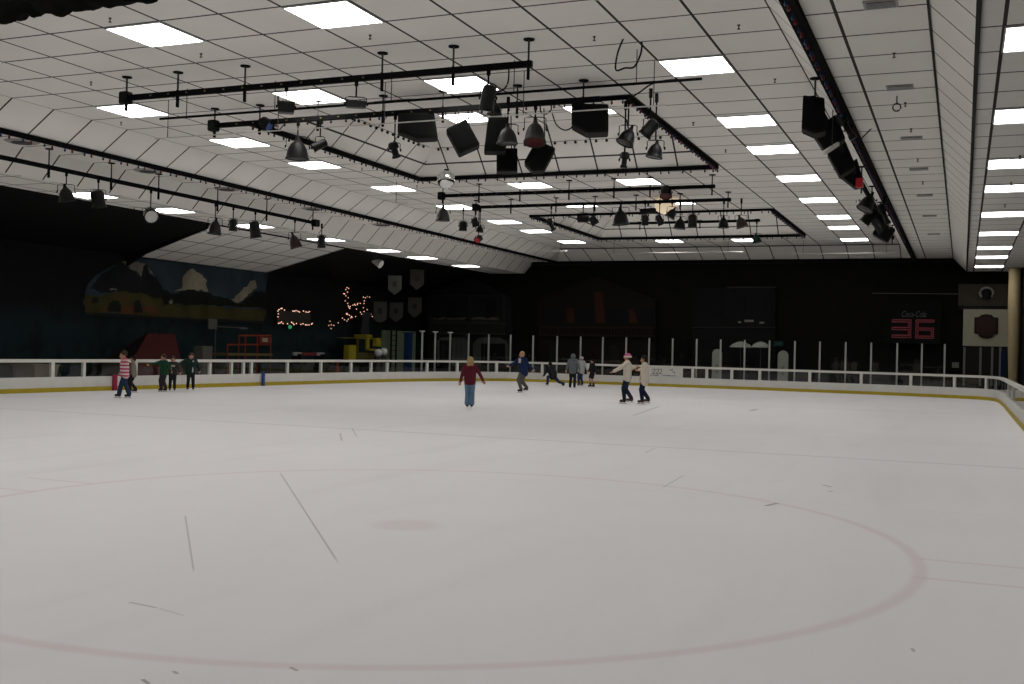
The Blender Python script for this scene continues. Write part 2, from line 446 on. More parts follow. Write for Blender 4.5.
bulb_strip('ceiling_bulb_strip', (FX, 12, Z1-.05), (FX, YB1, Z1-.05), 'long black strip of red and blue bulbs under the slanted white ceiling panels, mural side', 'y')
bulb_strip('ceiling_bulb_strip', (FX, YB1-.05, Z1-.05), (AX, YB1-.05, Z1-.05), 'straight black bulb strip along the top of the far dark wall', 'x', colours=('bulbdark', 'bulbdark'))
for i, (ya, yb) in enumerate(REC):
    nm = ('near', 'far')[i]; xa, xb = RECX
    dk = ('bulbdark', 'bulbdark')
    bulb_strip('ceiling_bulb_strip', (xb, ya, Z0-.05), (xb, yb, Z0-.05), 'slanting black bulb strip on the speaker-side edge of the %s ceiling recess' % nm, 'y', colours=('bulbblue', 'bulbred'), pitch=.62)
    bulb_strip('ceiling_bulb_strip', (xa, ya, Z0-.05), (xa, yb, Z0-.05), 'slanting black bulb strip on the mural-side edge of the %s ceiling recess' % nm, 'y', colours=dk, w=.12)
    bulb_strip('ceiling_bulb_strip', (xa, yb, Z0-.05), (xb, yb, Z0-.05), 'level black bulb strip on the far edge of the %s ceiling recess' % nm, 'x', colours=dk)
    bulb_strip('ceiling_bulb_strip', (xa, ya, Z0-.05), (xb, ya, Z0-.05), 'level black bulb strip on the camera-side edge of the %s ceiling recess' % nm, 'x', colours=('bulbred', 'bulbblue'), w=.05, h=.09)
# little bulb rows on the sloping recess faces
for lab, p0, p1 in (('row of small dark bulbs on the far slope of the near recess', (-15.2, 29.96), (-7.5, 29.96)), ('row of small dark bulbs on the mural-side slope of the near recess', (-15.33, 22.9), (-15.33, 29.8))):
    t = thing('ceiling_bulb_row', lab, 'bulb row', (p0[0], p0[1], Z0+.74), 0, 'bulb rows in the recess'); L = math.hypot(p1[0]-p0[0], p1[1]-p0[1]); first = None
    dx, dy = (p1[0]-p0[0])/L, (p1[1]-p0[1])/L
    MB().beam((0, 0, .02), (dx*L, dy*L, .02), .012, .012).build('wire', M['rod'], t)
    for k in range(int(L/.32)):
        if first is None: first = MB().ball((0, 0, 0), .045, 8, 6).build('bulb', M['bulbdark'], t, True); ob = first
        else: ob = first.copy(); col.objects.link(ob); ob.parent = t
        ob.location = (dx*(k*.32+.1), dy*(k*.32+.1), -.03)

# ------------------------------------------------------------------ lighting bars
BARS = {}
def lighting_bar(key, a, c, label, rods, ztop, box_end=True, sockets=True, w=.09, h=.105, rodlabel=None):
    a, c = Vector(a), Vector(c); o = (a+c)/2
    t = thing('ceiling_lighting_bar', label, 'lighting bar', o, 0, 'black lighting bars under the ceiling')
    MB().beam(a-o, c-o, w, h).build('bar', M['black2'], t)
    d = (c-a).normalized(); L = (c-a).length
    if box_end:
        MB().box(a-o+d*.02, (.22, .2, .25) if abs(d.x) > .5 else (.2, .3, .25)).build('end_box', M['black'], t, bevel=.02)
    for s in rods:
        p = a+d*s-o
        r = MB().cyl(p, (p.x, p.y, ztop-o.z), .018, n=8).build('hanger_rod', M['rod'], t)
        MB().cyl((p.x, p.y, ztop-o.z-.02), (p.x, p.y, ztop-o.z), .10, n=14).build('flange', M['black2'], r)
        MB().box(p+Vector((0, 0, -.10)), (.035, .06, .34)).build('clamp', M['black2'], t)
    if sockets:
        k = .7; first = None
        while k < L-.2 and k < 13*.45:
            p = a+d*k-o
            if first is None:
                first = MB().box((0, 0, 0), (.04, .012, .03) if abs(d.x) > .5 else (.012, .04, .03)).build('socket', M['socket'], t); ob = first
            else: ob = first.copy(); col.objects.link(ob); ob.parent = t
            ob.location = p + (Vector((0, -w/2-.006, 0)) if abs(d.x) > .5 else Vector((w/2+.006, 0, 0)))
            k += .45
    BARS[key] = (a, c, h); return t
b1a, b1b = at_y(125, 98, 17.4), at_y(531, 64, 17.4)
def setz(p, z): return Vector((p.x, p.y, z))
def bar_z(y, px, py): return at_y(px, py, y).z
def xbar(key, y, pa, pb, label, rpx, dz=0, **k):
    A = at_y(pa[0], pa[1], y); B = at_y(pb[0], pb[1], y); z = (A.z+B.z)/2+dz
    A.z = B.z = z
    rods = [at_y(q, (pa[1]+pb[1])/2, y).x-A.x for q in rpx]
    return lighting_bar(key, A, B, label, [r for r in rods if 0 <= r <= (B.x-A.x)+.05], Z0, **k)
xbar('R1', 17.4, (125, 98), (532, 64), 'front black lighting bar with box end, hung on six flanged rods', [127, 178, 245, 382, 453, 528])
xbar('R2', 20.4, (213, 122), (600, 102), 'second black lighting bar from the front, carrying the big black speakers', [215, 260, 318, 383, 443, 517, 583], dz=-.015)
xbar('R3', 32.4, (441, 193), (715, 189.5), 'third black lighting bar from the front, mirror ball above its box end', [443, 479, 520, 569, 614, 650, 712])
xbar('R4', 36.0, (475, 206), (731, 201), 'fourth black lighting bar from the front, a row of small spotlights below', [476, 511, 556, 595, 636, 680, 728])
xbar('R5', 43.5, (629, 222.5), (760, 221.5), 'short thin black lighting bar inside the far ceiling recess', [640, 700, 757], box_end=False, sockets=False, w=.09, h=.1)
# side bars, along the rink
LX = -21.7
LA, LB = at_x(-40, 146, LX), at_x(316, 218, LX); LA.z = LB.z = 6.07
lighting_bar('L', LB, LA, 'black lighting bar along the mural side, box end near the alcove', [5.6, 3.0, .2, 8.3, 10.2, 12.4, 14.5], Z1, sockets=False)
SX = -2.55
SA, SB = at_x(813, 88, SX), at_x(893, 240, SX); SA.z = SB.z = 6.28
lighting_bar('S', SB, SA, 'black lighting bar along the column side, carrying a crowd of black speakers', [.5, 3.5, 7, 10.5, 14, (SB-SA).length-.3], 6.72, box_end=False, sockets=False)

# thin pipes
def pipe(name, pts, r, m, label, cat='pipe', group=None, hang=None, ztop=Z0):
    o = Vector(pts[0]); t = thing(name, label, cat, o, 0, group)
    MB().tube([Vector(p)-o for p in pts], r).build('pipe' if cat == 'pipe' else 'sheath', m, t, True)
    for p in hang or []:
        p = Vector(p)-o; MB().cyl(p, (p.x, p.y, ztop-o.z), .009, n=6).build('hanger', M['rod'], t)
    return t
def level(y, pa, pb):
    A = at_y(*pa, y); B = at_y(*pb, y); A.z = B.z = (A.z+B.z)/2; return A, B
A, B = level(18.6, (160, 118), (702, 80)); pipe('ceiling_pipe', [A, B], .026, M['black2'], 'thin black pipe hung between the two front lighting bars', hang=[A.lerp(B, f) for f in (.06, .25, .48, .7, .9)])
A, B = level(19.4, (155, 138), (666, 106)); pipe('ceiling_pipe', [A, B], .013, M['white'], 'thin white pipe crossing in front of the big black speakers', hang=[A.lerp(B, f) for f in (.03, .28, .5, .76, .98)])
for lab, pa, pb in (('thin white pipe under the far slope, mural end', (500, 251), (567, 251.8)), ('thin white pipe under the far slope, middle one', (600, 252.3), (743, 252.8)), ('thin white pipe under the far slope, column end', (793, 253), (897, 253.6))):
    A, B = level(51.5, pa, pb); pipe('ceiling_pipe', [A, B], .02, M['white'], lab, group='white pipes under the far slope', hang=[A.lerp(B, f) for f in (.1, .9)])
A, B = level(31.2, (396, 203), (409, 203)); pipe('ceiling_pipe', [A, B], .02, M['white'], 'very short white pipe near the mural-side slope', hang=[A])
A, B = level(16.8, (300, 105), (372, 92))
def cable(pts, label, y, r=.014):
    P = [at_y(u, v, y) for u, v in pts]
    S = smooth3(P); return pipe('hanging_cable', S, r, M['black'], label, 'cable')
def smooth3(P, n=6):
    out = []
    for i in range(len(P)-1):
        p0, p1, p2, p3 = P[max(i-1, 0)], P[i], P[i+1], P[min(i+2, len(P)-1)]
        for k in range(n):
            t = k/n
            out.append(.5*((2*p1)+(p2-p0)*t+(2*p0-5*p1+4*p2-p3)*t*t+(3*p1-p0-3*p2+p3)*t**3))
    out.append(P[-1]); return out
cable([(626, 33), (621, 44), (617, 56), (616, 70), (625, 68), (634, 67), (640, 56), (642, 46), (641.5, 42)], 'black cable loop dangling below bare ceiling tiles', 17.9, .016)
cable([(627, 100), (640, 92), (652, 84), (670, 80), (695, 80)], 'black cable swooping from recess corner up to the thin pipe', 18.4)
cable([(540, 104), (541, 112), (546, 114), (551, 110), (551, 104)], 'short black cable loop below the second lighting bar', 20.3)
cable([(552, 112), (556, 124), (564, 130), (571, 128), (574, 122)], 'drooping black cable running into the widest speaker', 20.2)
cable([(495, 92), (503, 90), (508, 82), (509, 68)], 'curved black cable beside the black cylinder spotlight', 17.3)
cable([(861, 139), (870, 130), (878.5, 122)], 'short black cable slanting across the ring ceiling', 24.0)

# ------------------------------------------------------------------ stage lamps
def orient(tilt, pitch):        # lamp axis is local -Z; tilt leans the mouth sideways, pitch leans it towards / away
    return Euler((math.radians(pitch), math.radians(tilt), 0), 'XYZ').to_matrix().to_4x4()
def hang_root(name, label, cat, C, ztop, group):
    t = thing(name, label, cat, (C.x, C.y, ztop), math.atan2(C.x, C.y)*-1, group)
    return t
def clamp_and_yoke(t, dz, w, drop_to, arm=True):
    q = MB(); q.box((0, 0, .0), (.07, .10, .16)); q.cyl((0, -.06, .02), (0, .06, .02), .02, n=8)
    q.build('clamp', M['black2'], t)
    if drop_to < -.1:
        MB().cyl((0, 0, -.03), (0, 0, drop_to), .016, n=8).build('drop_pipe', M['black2'], t)
    if arm:
        q = MB(); q.tube([(-w, 0, dz), (-w, 0, drop_to-.02), (-w*.7, 0, drop_to), (w*.7, 0, drop_to), (w, 0, drop_to-.02), (w, 0, dz)], .010)
        for s in (-1, 1): q.cyl((s*w, 0, dz), (s*(w+.03), 0, dz), .03, n=8)
        q.build('yoke', M['black2'], t)
def place(part, dz, tilt, pitch): part.matrix_local = Matrix.Translation((0, 0, dz)) @ orient(tilt, pitch)
def bell(C, ztop, wpx, hpx, label, body='lampblack', lens='darklens', tilt=0, pitch=0, group='bell-shaped spotlights'):
    s = ppm(C); R = wpx/s/2; H = hpx/s*.92
    t = hang_root('bell_spotlight', label, 'spotlight', C, ztop, group); dz = C.z-ztop
    clamp_and_yoke(t, dz+H*.1, R*.98, min(-.1, dz+H*.62))
    prof = [(.001, H*.5), (R*.22, H*.5), (R*.25, H*.40), (R*.40, H*.34), (R*.60, H*.22), (R*.78, H*.03), (R*.90, -H*.2), (R*.97, -H*.42), (R*1.04, -H*.45), (R*1.04, -H*.5), (R*.9, -H*.5), (R*.8, -H*.3), (.001, -H*.2)]
    h = MB().lathe(prof, 24).build('housing', M[body], t, True); place(h, dz, tilt, pitch)
    l = MB().lathe([(.001, -H*.40), (R*.88, -H*.43), (R*.9, -H*.46), (.001, -H*.5)], 20).build('lens', M[lens], t, True); place(l, dz, tilt, pitch)
    k = MB().cyl((0, 0, H*.48), (0, 0, H*.66), R*.2, R*.16, 12).build('lamp_cap', M['lampblack'], t); place(k, dz, tilt, pitch)
    return t
def can(C, ztop, wpx, hpx, label, body='lampblack', lens='darklens', tilt=0, pitch=0, group='can spotlights', arm=True):
    s = ppm(C); R = wpx/s/2; H = hpx/s*.95
    t = hang_root('can_spotlight', label, 'spotlight', C, ztop, group); dz = C.z-ztop
    clamp_and_yoke(t, dz, R*1.02, min(-.1, dz+H*.55), arm)
    h = MB().lathe([(.001, H*.5), (R*.5, H*.5), (R*.8, H*.44), (R*.93, H*.3), (R*.95, -H*.34), (R*1.0, -H*.36), (R*1.0, -H*.5), (R*.85, -H*.5), (R*.83, -H*.36), (.001, -H*.34)], 20).build('housing', M[body], t, True)
    place(h, dz, tilt, pitch)
    l = MB().lathe([(.001, -H*.38), (R*.84, -H*.40), (R*.84, -H*.44), (.001, -H*.43)], 18).build('lens', M[lens], t, True); place(l, dz, tilt, pitch)
    q = MB()
    for sgn in (-1, 1): q.box((sgn*R*.95, 0, -H*.52), (R*.1, R*1.2, H*.08))
    g = q.build('gel_holder', M['lampblack'], t); place(g, dz, tilt, pitch)
    return t
def profile(C, ztop, wpx, hpx, label, tilt=0, pitch=0, group='slim profile spotlights'):
    s = ppm(C); R = wpx/s/2; H = hpx/s
    t = hang_root('profile_spotlight', label, 'spotlight', C, ztop, group); dz = C.z-ztop
    clamp_and_yoke(t, dz, R*1.0, min(-.1, dz+H*.45))
    h = MB().lathe([(.001, H*.5), (R*.7, H*.48), (R*.95, H*.35), (R*.95, H*.1), (R*.6, H*.04), (R*.6, -H*.32), (R*.8, -H*.36), (R*.8, -H*.5), (.001, -H*.48)], 18).build('housing', M['lampblack'], t, True)
    place(h, dz, tilt, pitch)
    l = MB().lathe([(.001, -H*.5), (R*.72, -H*.5), (R*.7, -H*.51), (.001, -H*.52)], 16).build('lens', M['darklens'], t, True); place(l, dz, tilt, pitch)
    k = MB().box((0, -R, H*.05), (R*.6, R*.3, H*.08)).build('shutter', M['black2'], t); place(k, dz, tilt, pitch)
    return t
def flood(C, ztop, wpx, hpx, label, group='trough floodlights', tilt=0):
    s = ppm(C); W = wpx/s; H = hpx/s
    t = hang_root('flood_spotlight', label, 'floodlight', C, ztop, group); dz = C.z-ztop
    clamp_and_yoke(t, dz, W*.52, min(-.1, dz+H*1.0))
    q = MB(); w, d = W/2, H*.6
    q.prism([(-w, -d, -H/2), (-w, d, -H/2), (-w, d*.75, H*.3), (-w, d*.3, H/2), (-w, -d*.3, H/2), (-w, -d*.75, H*.3)], (W, 0, 0))
    h = q.build('housing', M['lampblack'], t, bevel=.008); place(h, dz, tilt, 0)
    q = MB().box((0, 0, -H*.52), (W*.9, d*1.7, H*.08)); l = q.build('lens', M['darklens'], t); place(l, dz, tilt, 0)
    q = MB()
    for k in range(5): q.box((-w+W*(k+.5)/5, 0, H*.5), (W*.05, d*.8, H*.12))
    g = q.build('cooling_fins', M['black2'], t); place(g, dz, tilt, 0)
    return t
def yz(key, px, py):
    """point on the picture ray at the bar's distance, and the underside height of the bar"""
    a, c, h = BARS[key]
    if abs(c.y-a.y) < .01: P = at_y(px, py, a.y); x = min(max(P.x, min(a.x, c.x)-.6), max(a.x, c.x)+.6)
    else: P = at_x(px, py, a.x)
    return P, a.z-h/2
def L(fn, key, px, py, *a, dy=0, **k):
    P, z = yz(key, px, py)
    if dy: P = at_x(px, py, P.x+dy) if key in 'LS' else at_y(px, py, P.y+dy)
    return fn(P, z, *a, **k)
# front bar
L(flood, 'R1', 286, 107, 16, 11, 'small black floodlight under the front lighting bar, nearer its box end')
L(flood, 'R1', 356, 104, 20, 7, 'wide flat black floodlight under the front lighting bar, middle of the bar')
L(can, 'R1', 488, 98, 15, 27, 'big black cylinder spotlight high beside the second bar of lights', tilt=8, pitch=10)
# second bar
L(can, 'R2', 266, 124, 13, 13, 'small round spotlight with a blue face on the second lighting bar', lens='bluegel', tilt=-55, pitch=-30)
L(bell, 'R2', 297.5, 149, 23, 22, 'black bell spotlight hanging clear at the mural end of the second bar')
L(can, 'R2', 320, 145, 9, 16, 'slim black can tilted against the recess bulb strip', tilt=62)
L(profile, 'R2', 394.5, 150, 11, 16, 'small black spotlight alone inside the recess, under the widest-topped speaker', tilt=-18, pitch=15)
L(bell, 'R2', 494.5, 108, 15, 14, 'black bell spotlight above the dark tapering speaker', tilt=0, dy=-.35)
L(bell, 'R2', 507.5, 135, 21, 19, 'grey bell spotlight in front of the tapering black speaker', body='lampgrey', dy=-.55)
L(bell, 'R2', 535, 132, 22, 26, 'grey bell spotlight with a dark red lens', body='lampgrey', lens='redgel', pitch=-18)
L(bell, 'R2', 628, 136, 18, 19, 'black bell spotlight leaning outward, beside the widest speaker', tilt=22, pitch=-10)
L(can, 'R2', 650, 128, 13, 19, 'black can spotlight leaning over the recess edge', tilt=38, dy=-.4)
L(bell, 'R2', 655.5, 150, 17, 17, 'small black bell spotlight hanging lowest at the column end of the second bar', tilt=10)
L(profile, 'R2', 624.5, 160, 9, 16, 'slim black profile spotlight in front of the recess far edge', tilt=6, dy=.45)
# third bar
L(bell, 'R3', 443, 214, 14, 15, 'grey bell spotlight below the mirror ball', body='lampgrey')
L(can, 'R3', 666, 192, 12, 12, 'squat black spotlight with red lens on the third lighting bar', lens='redgel', pitch=-30)
# fourth bar
L(can, 'R4', 463, 226, 8, 10, 'small black can spotlight left of the fourth bar box end')
L(can, 'R4', 475, 222.5, 7, 9, 'tiny black can spotlight directly under the fourth bar box end', tilt=-15)
L(bell, 'R4', 480, 229, 8, 7, 'tiny black bell spotlight under the fourth bar box end', tilt=8, dy=.3)
L(can, 'R4', 478.5, 239, 7, 7, 'small spotlight with a bright red face, above the bulb strip', body='lampblack', lens='redlens', tilt=40, pitch=-50, dy=-.4)
L(profile, 'R4', 551, 224.5, 7, 13, 'slim black spotlight tilted over the far recess strip', tilt=-28)
L(flood, 'R4', 583, 219, 11, 6, 'little black floodlight in the mouth of the far recess')
L(can, 'R4', 593.5, 220.5, 8, 9, 'little black can spotlight beside the floodlight in the far recess', tilt=-30)
L(bell, 'R4', 620.5, 217, 17, 17, 'largest dark bell spotlight on the fourth bar', body='lampblack', lens='darklens', tilt=-4)
L(can, 'R4', 648, 211, 6, 17, 'black can spotlight lying level beside the pale globe', tilt=84, dy=-.05)
L(can, 'R4', 645, 220, 7, 11, 'small upright black can below the level one', dy=-.25)
L(can, 'R4', 659.5, 220, 7, 11, 'small black can spotlight leaning sideways under the pale globe', tilt=-25, dy=-.3)
L(bell, 'R4', 672, 213, 10, 11, 'black bell spotlight tilted against the pale globe', tilt=30, dy=-.25)
L(bell, 'R4', 680, 223.5, 12, 12, 'black bell spotlight, third from the column end of the fourth bar row', tilt=5, dy=.2)
L(can, 'R4', 692.5, 220.5, 9, 13, 'black can spotlight between two bells on the fourth bar')
L(bell, 'R4', 723.5, 222.5, 11, 12, 'black bell spotlight beside the dark red one')
L(bell, 'R4', 741, 222, 12, 12, 'dark reddish bell spotlight at the end of the row', body='lampbrown', tilt=-18)
L(bell, 'R5', 756.5, 238.5, 9, 9, 'dark green bell spotlight below the far recess strip', body='lampgreen', tilt=-12)
# mural side bar
L(bell, 'L', 66, 194, 16, 17, 'black bell spotlight hanging before the dark side wall, over the skaters side', tilt=-10)
L(can, 'L', 98, 199, 14, 18, 'black can spotlight in front of the light panel at the dark edge', tilt=-10, pitch=15)
L(can, 'L', 150.5, 215, 15, 12, 'black spotlight showing a round pale lens', lens='paleglass', pitch=-62, tilt=-25)
L(bell, 'L', 215, 227, 14, 16, 'black bell spotlight at the corner of the alcove ceiling', tilt=6)
L(can, 'L', 233, 225, 8, 12, 'small black can spotlight before the alcove ceiling')
L(can, 'L', 255, 229.5, 11, 17, 'larger black can spotlight before the alcove ceiling', tilt=-8)
L(bell, 'L', 294.5, 241, 12, 15, 'brownish bell spotlight near the box end of the side bar', body='lampbrown', tilt=-18)
L(can, 'L', 321.5, 241.5, 8, 13, 'black can spotlight beyond the box end of the side bar')
# small white lamp on the dark side
C = at_x(377, 262, -25.6)
t = thing('white_spotlight', 'small white security lamp below the ceiling edge by the banners', 'spotlight', (C.x, C.y, 5.78))
MB().cyl((0, 0, .1), (0, 0, C.z-5.78), .03, n=8).build('stem', M['white'], t)
h = MB().lathe([(.001, .25), (.12, .25), (.16, .1), (.2, -.25), (.001, -.25)], 16).build('housing', M['white'], t, True); place(h, C.z-5.78, -62, 0)

# globe and mirror ball
C = at_y(665.5, 205.5, 37.0); r = 9.5/ppm(C)
t = thing('hanging_globe', 'pale warm globe lamp hanging among the spotlights of the fourth bar', 'lamp', (C.x, C.y, Z0))
MB().cyl((0, 0, 0), (0, 0, C.z-Z0+r), .015, n=8).build('hanging_rod', M['rod'], t)
g = MB().ball((0, 0, C.z-Z0), r, 24, 16, (1.15, 1.15, .9)).build('globe', M['glassdome'], t, True)
MB().cyl((0, 0, C.z-Z0+r*.8), (0, 0, C.z-Z0+r*1.05), .05, n=14).build('cap', M['black2'], t)
C = at_y(446, 179.5, 29.5); r = 9.2/ppm(C)
t = thing('mirror_ball', 'shiny mirror ball hanging above the box end of the third lighting bar', 'mirror ball', (C.x, C.y, Z0))
MB().cyl((0, 0, 0), (0, 0, C.z-Z0+r), .012, n=8).build('hanging_rod', M['rod'], t)
mb = MB().ball((0, 0, C.z-Z0), r, 36, 20).build('ball', M['chrome'], t, True)
MB().cyl((0, 0, C.z-Z0+r*.97), (0, 0, C.z-Z0+r*1.12), .06, n=12).build('cap', M['black2'], t)

# ------------------------------------------------------------------ speakers
def speaker(P0, poly, depth_m, ztop, label, group='black speakers on the bars', strap=None, gr=.82, inset=.02):
    """front outline in pixels at P0's distance, pushed back by a real depth"""
    D = depth(P0); vd = (P0-CAM); vd.z = 0; vd.normalize(); uu = Vector((vd.y, -vd.x, 0))
    pts = []
    for u, v in poly:
        w = CAM + ray(u, v)*D; pts.append(w)
    # flatten onto the upright plane through P0
    P = []
    for w in pts:
        d = w-CAM; k = (P0-CAM).dot(vd)/d.dot(vd); P.append(CAM+d*k)
    c = sum(P, Vector())/len(P)
    t = thing('hanging_speaker', label, 'speaker', (c.x, c.y, ztop), 0, group); o = Vector((c.x, c.y, ztop))
    L0 = [p-o for p in P]; cc = c-o
    MB().prism(L0, vd*depth_m).build('cabinet', M['speaker'], t, bevel=.015)
    G = [cc+(p-cc)*gr for p in L0]
    MB().prism([p-vd*.012 for p in G], vd*.02).build('grille', M['grille'], t)
    q = MB()
    top = max(p.z for p in L0)
    for s in (-.22, .22):
        w = (max(p.dot(uu) for p in L0)-min(p.dot(uu) for p in L0))*s
        q.cyl(Vector((0, 0, .02))+uu*w*.6+vd*.1, cc+uu*w+vd*depth_m*.45+Vector((0, 0, .02)), .012, n=6)
    q.build('hanging_chains', M['rod'], t)
    return t
P, zt = yz('R2', 417, 122); P.y += .25
speaker(at_y(417, 122, 20.25), [(398, 113), (434, 112), (438, 137.5), (418, 138.5), (397.5, 130.5)], .5, zt, 'wide dark speaker with slanting underside, nearest the mural on the second bar')
speaker(at_y(464, 136, 20.3), [(446, 129), (466, 118.5), (480, 144), (459, 153.5)], .55, zt, 'black box speaker hung crooked beside the wide one')
speaker(at_y(495, 130, 20.4), [(488, 117), (509, 117), (505.5, 151), (484, 151)], .5, zt, 'tapering black speaker behind the grey bell spotlight')
speaker(at_y(507, 160, 21.0), [(496.5, 148), (517.5, 148), (517.5, 171), (496.5, 171)], .5, zt, 'square black speaker hanging lowest, under the grey bell spotlight')
speaker(at_y(540, 156, 20.6), [(533, 146), (542, 142), (555.5, 148), (544, 170), (533, 171), (524, 162)], .5, zt, 'dark six-sided speaker under the red-lensed spotlight')
speaker(at_y(590, 117, 20.5), [(571.5, 103), (608.5, 104), (608.5, 131.5), (587, 132.5), (571.5, 124)], .6, zt, 'widest black speaker with a cut corner, column end of the second bar')
szt = SA.z-.065
def sp(px, py, poly, d, label, dx=0): speaker(at_x(px, py, SX+dx), poly, d, szt, label, 'black speakers on the side rig')
sp(814, 116, [(803, 95), (824.5, 97.5), (826, 131), (814, 133.5), (801.5, 128)], .5, 'upright black box speaker at the camera end of the side rig')
sp(828, 136, [(812, 131), (836, 114), (845.5, 138), (825, 151)], .5, 'black speaker leaning behind the upright one on the side rig')
sp(843, 160, [(827, 153), (845, 140), (856, 166), (840, 176)], .55, 'black speaker past the white slat on the side rig')
sp(855, 176, [(837, 173), (857, 158), (864.5, 185), (855, 187)], .5, 'pointed black speaker with a red corner on the side rig')
C = at_x(859.5, 183, SX+.05)
# red corner piece belongs to the pointed speaker
for o in list(col.objects):
    if o.get('label', '') == 'pointed black speaker with a red corner on the side rig':
        loc = at_x(859.5, 183, SX+.28)-o.location; vd = (C-CAM).normalized()
        q = MB(); q.box(loc-vd*.08, (.16, .1, .22)); r_ = q.build('red_corner', M['redlens'], o, bevel=.01); r_['label'] = 'red corner'
        break
C = at_x(832, 149, SX+.27)
t = thing('hanging_batten', 'narrow white slat between two black speakers on the side rig', 'batten', (C.x, C.y, szt))
MB().cyl((0, 0, 0), (0, 0, C.z-szt), .01, n=6).build('hanging_wire', M['rod'], t)
w = at_x(838, 144, SX+.27)-Vector((C.x, C.y, szt)); w2 = at_x(824, 153, SX+.27)-Vector((C.x, C.y, szt))
MB().beam(w2, w, .05, .07).build('board', M['white'], t)
L(bell, 'S', 868, 202, 16, 19, 'dark bell spotlight heading the last cluster of the side rig', tilt=25, pitch=-15)
L(can, 'S', 870, 216, 11, 18, 'black can spotlight in the middle of the last side rig cluster', tilt=40)
L(can, 'S', 879, 224, 12, 19, 'black can spotlight leaning toward the far wall in the last cluster', tilt=-35)
L(flood, 'S', 884, 232, 17, 14, 'black floodlight at the far end of the side rig', tilt=30)
L(profile, 'S', 884, 214, 8, 22, 'slim black spotlight close under the side bar, last cluster', tilt=-22, dy=.4)
L(profile, 'S', 846, 126, 10, 30, 'long slim black spotlight tucked under the side bar behind the speakers', tilt=-30, dy=.35)

# ------------------------------------------------------------------ vents, sprinklers, hook
for k, y in enumerate((15.5, 20.4, 25.2, 29.4, 34.2, 39.2, 45)):
    t = thing('ceiling_vent', 'flat grey air vent in the strip ceiling beside the bulb strip, %s from the camera' % ORD[k], 'vent', (-1.13, y, Z1), 0, 'vents in the column-side strip')
    MB().box((0, 0, -.012), (.45, .34, .02)).build('frame', M['vent'], t)
    q = MB()
    for j in range(6): q.box((0, -.12+j*.048, -.024), (.38, .010, .02), Euler((.6, 0, 0)).to_matrix())
    q.build('louvres', M['frame'], t); MB().box((0, 0, -.026), (.38, .28, .006)).build('slot', M['ventdark'], t)
for k, y in enumerate((20, 24.5, 28.1, 33, 38)):
    t = thing('ceiling_vent', 'round dark air vent behind the mural-side bulb strip, %s from the camera' % ORD[k], 'vent', (-21.6, y, Z1), 0, 'round vents in the mural-side strip')
    MB().lathe([(.001, -.03), (.36, -.03), (.42, 0), (.001, 0)], 20).build('frame', M['vent'], t, True); MB().cyl((0, 0, -.05), (0, 0, -.03), .24, n=18).build('cone', M['ventdark'], t)
for k, y in enumerate((18.9, 23.1)):
    t = thing('ceiling_vent', 'slim dark ceiling slot vent over the %s lighting bar' % ('front', 'second')[k], 'vent', (-11.67 if k else -12.6, y-2.2 if k == 1 else y, Z0), 0)
    MB().box((0, 0, -.012), (.9, .16, .03)).build('frame', M['vent'], t); MB().box((0, 0, -.03), (.8, .08, .01)).build('slot', M['ventdark'], t)
spr = [(-13.32, 14.1, Z0), (-13.28, 16.4, Z0), (-17.0, 17.5, Z0), (-19.4, 21, Z0), (-9.61, 16.33, Z0), (-5.94, 17.6, Z0), (-3.49, 17.7, Z0), (-5.92, 24.9, Z0), (-5.89, 28.5, Z0), (-3.49, 21.4, Z0),
       (-17.0, 24.9, Z0), (-17.0, 28.6, Z0), (-17.0, 32.2, Z0), (-13.3, 35.5, Z0), (-9.6, 35.0, Z0), (-3.5, 32, Z0), (-3.5, 39, Z0),
       (-1.1, 18.1, Z1), (-1.1, 21.7, Z1), (-1.1, 24.2, Z1), (-1.1, 27.9, Z1), (-1.1, 31.6, Z1), (1.0, 24.4, Z2), (.97, 28, Z2), (.97, 32, Z2), (-24.5, 27.2, Z2)]
K = .55
for i, (x, y, z) in enumerate(spr):
    where = 'raised tray ceiling' if z == Z0 else 'strip ceiling beside the bulb strip' if z == Z1 else 'low side ceiling'
    u, v = proj((x, y, z))
    t = thing('ceiling_sprinkler', 'tiny ceiling sprinkler head on a tile of the ' + where, 'sprinkler', (x, y, z), 0, 'sprinkler heads, ' + where)
    if i == 0: t0m = [MB().lathe([(.001, 0), (.028, 0), (.018, -.02), (.010, -.022), (.010, -.065), (.001, -.065)], 10).build('body', M['brass'], t), MB().cyl((0, 0, -.075), (0, 0, -.065), .026, n=10).build('deflector', M['brass'], t)]
    else:
        for p in t0m: c2 = p.copy(); col.objects.link(c2); c2.parent = t
C = at_z(897, 96, Z1)
t = thing('ceiling_hook', 'small brass ring hook hanging from the strip ceiling near the vents', 'hook', C)
MB().cyl((0, 0, 0), (0, 0, -.14), .012, n=8).build('stem', M['brass'], t)
MB().tube([(.07*math.sin(a*PI/8), 0, -.21+.07*math.cos(a*PI/8)) for a in range(17)], .014).build('ring', M['brass'], t, True)

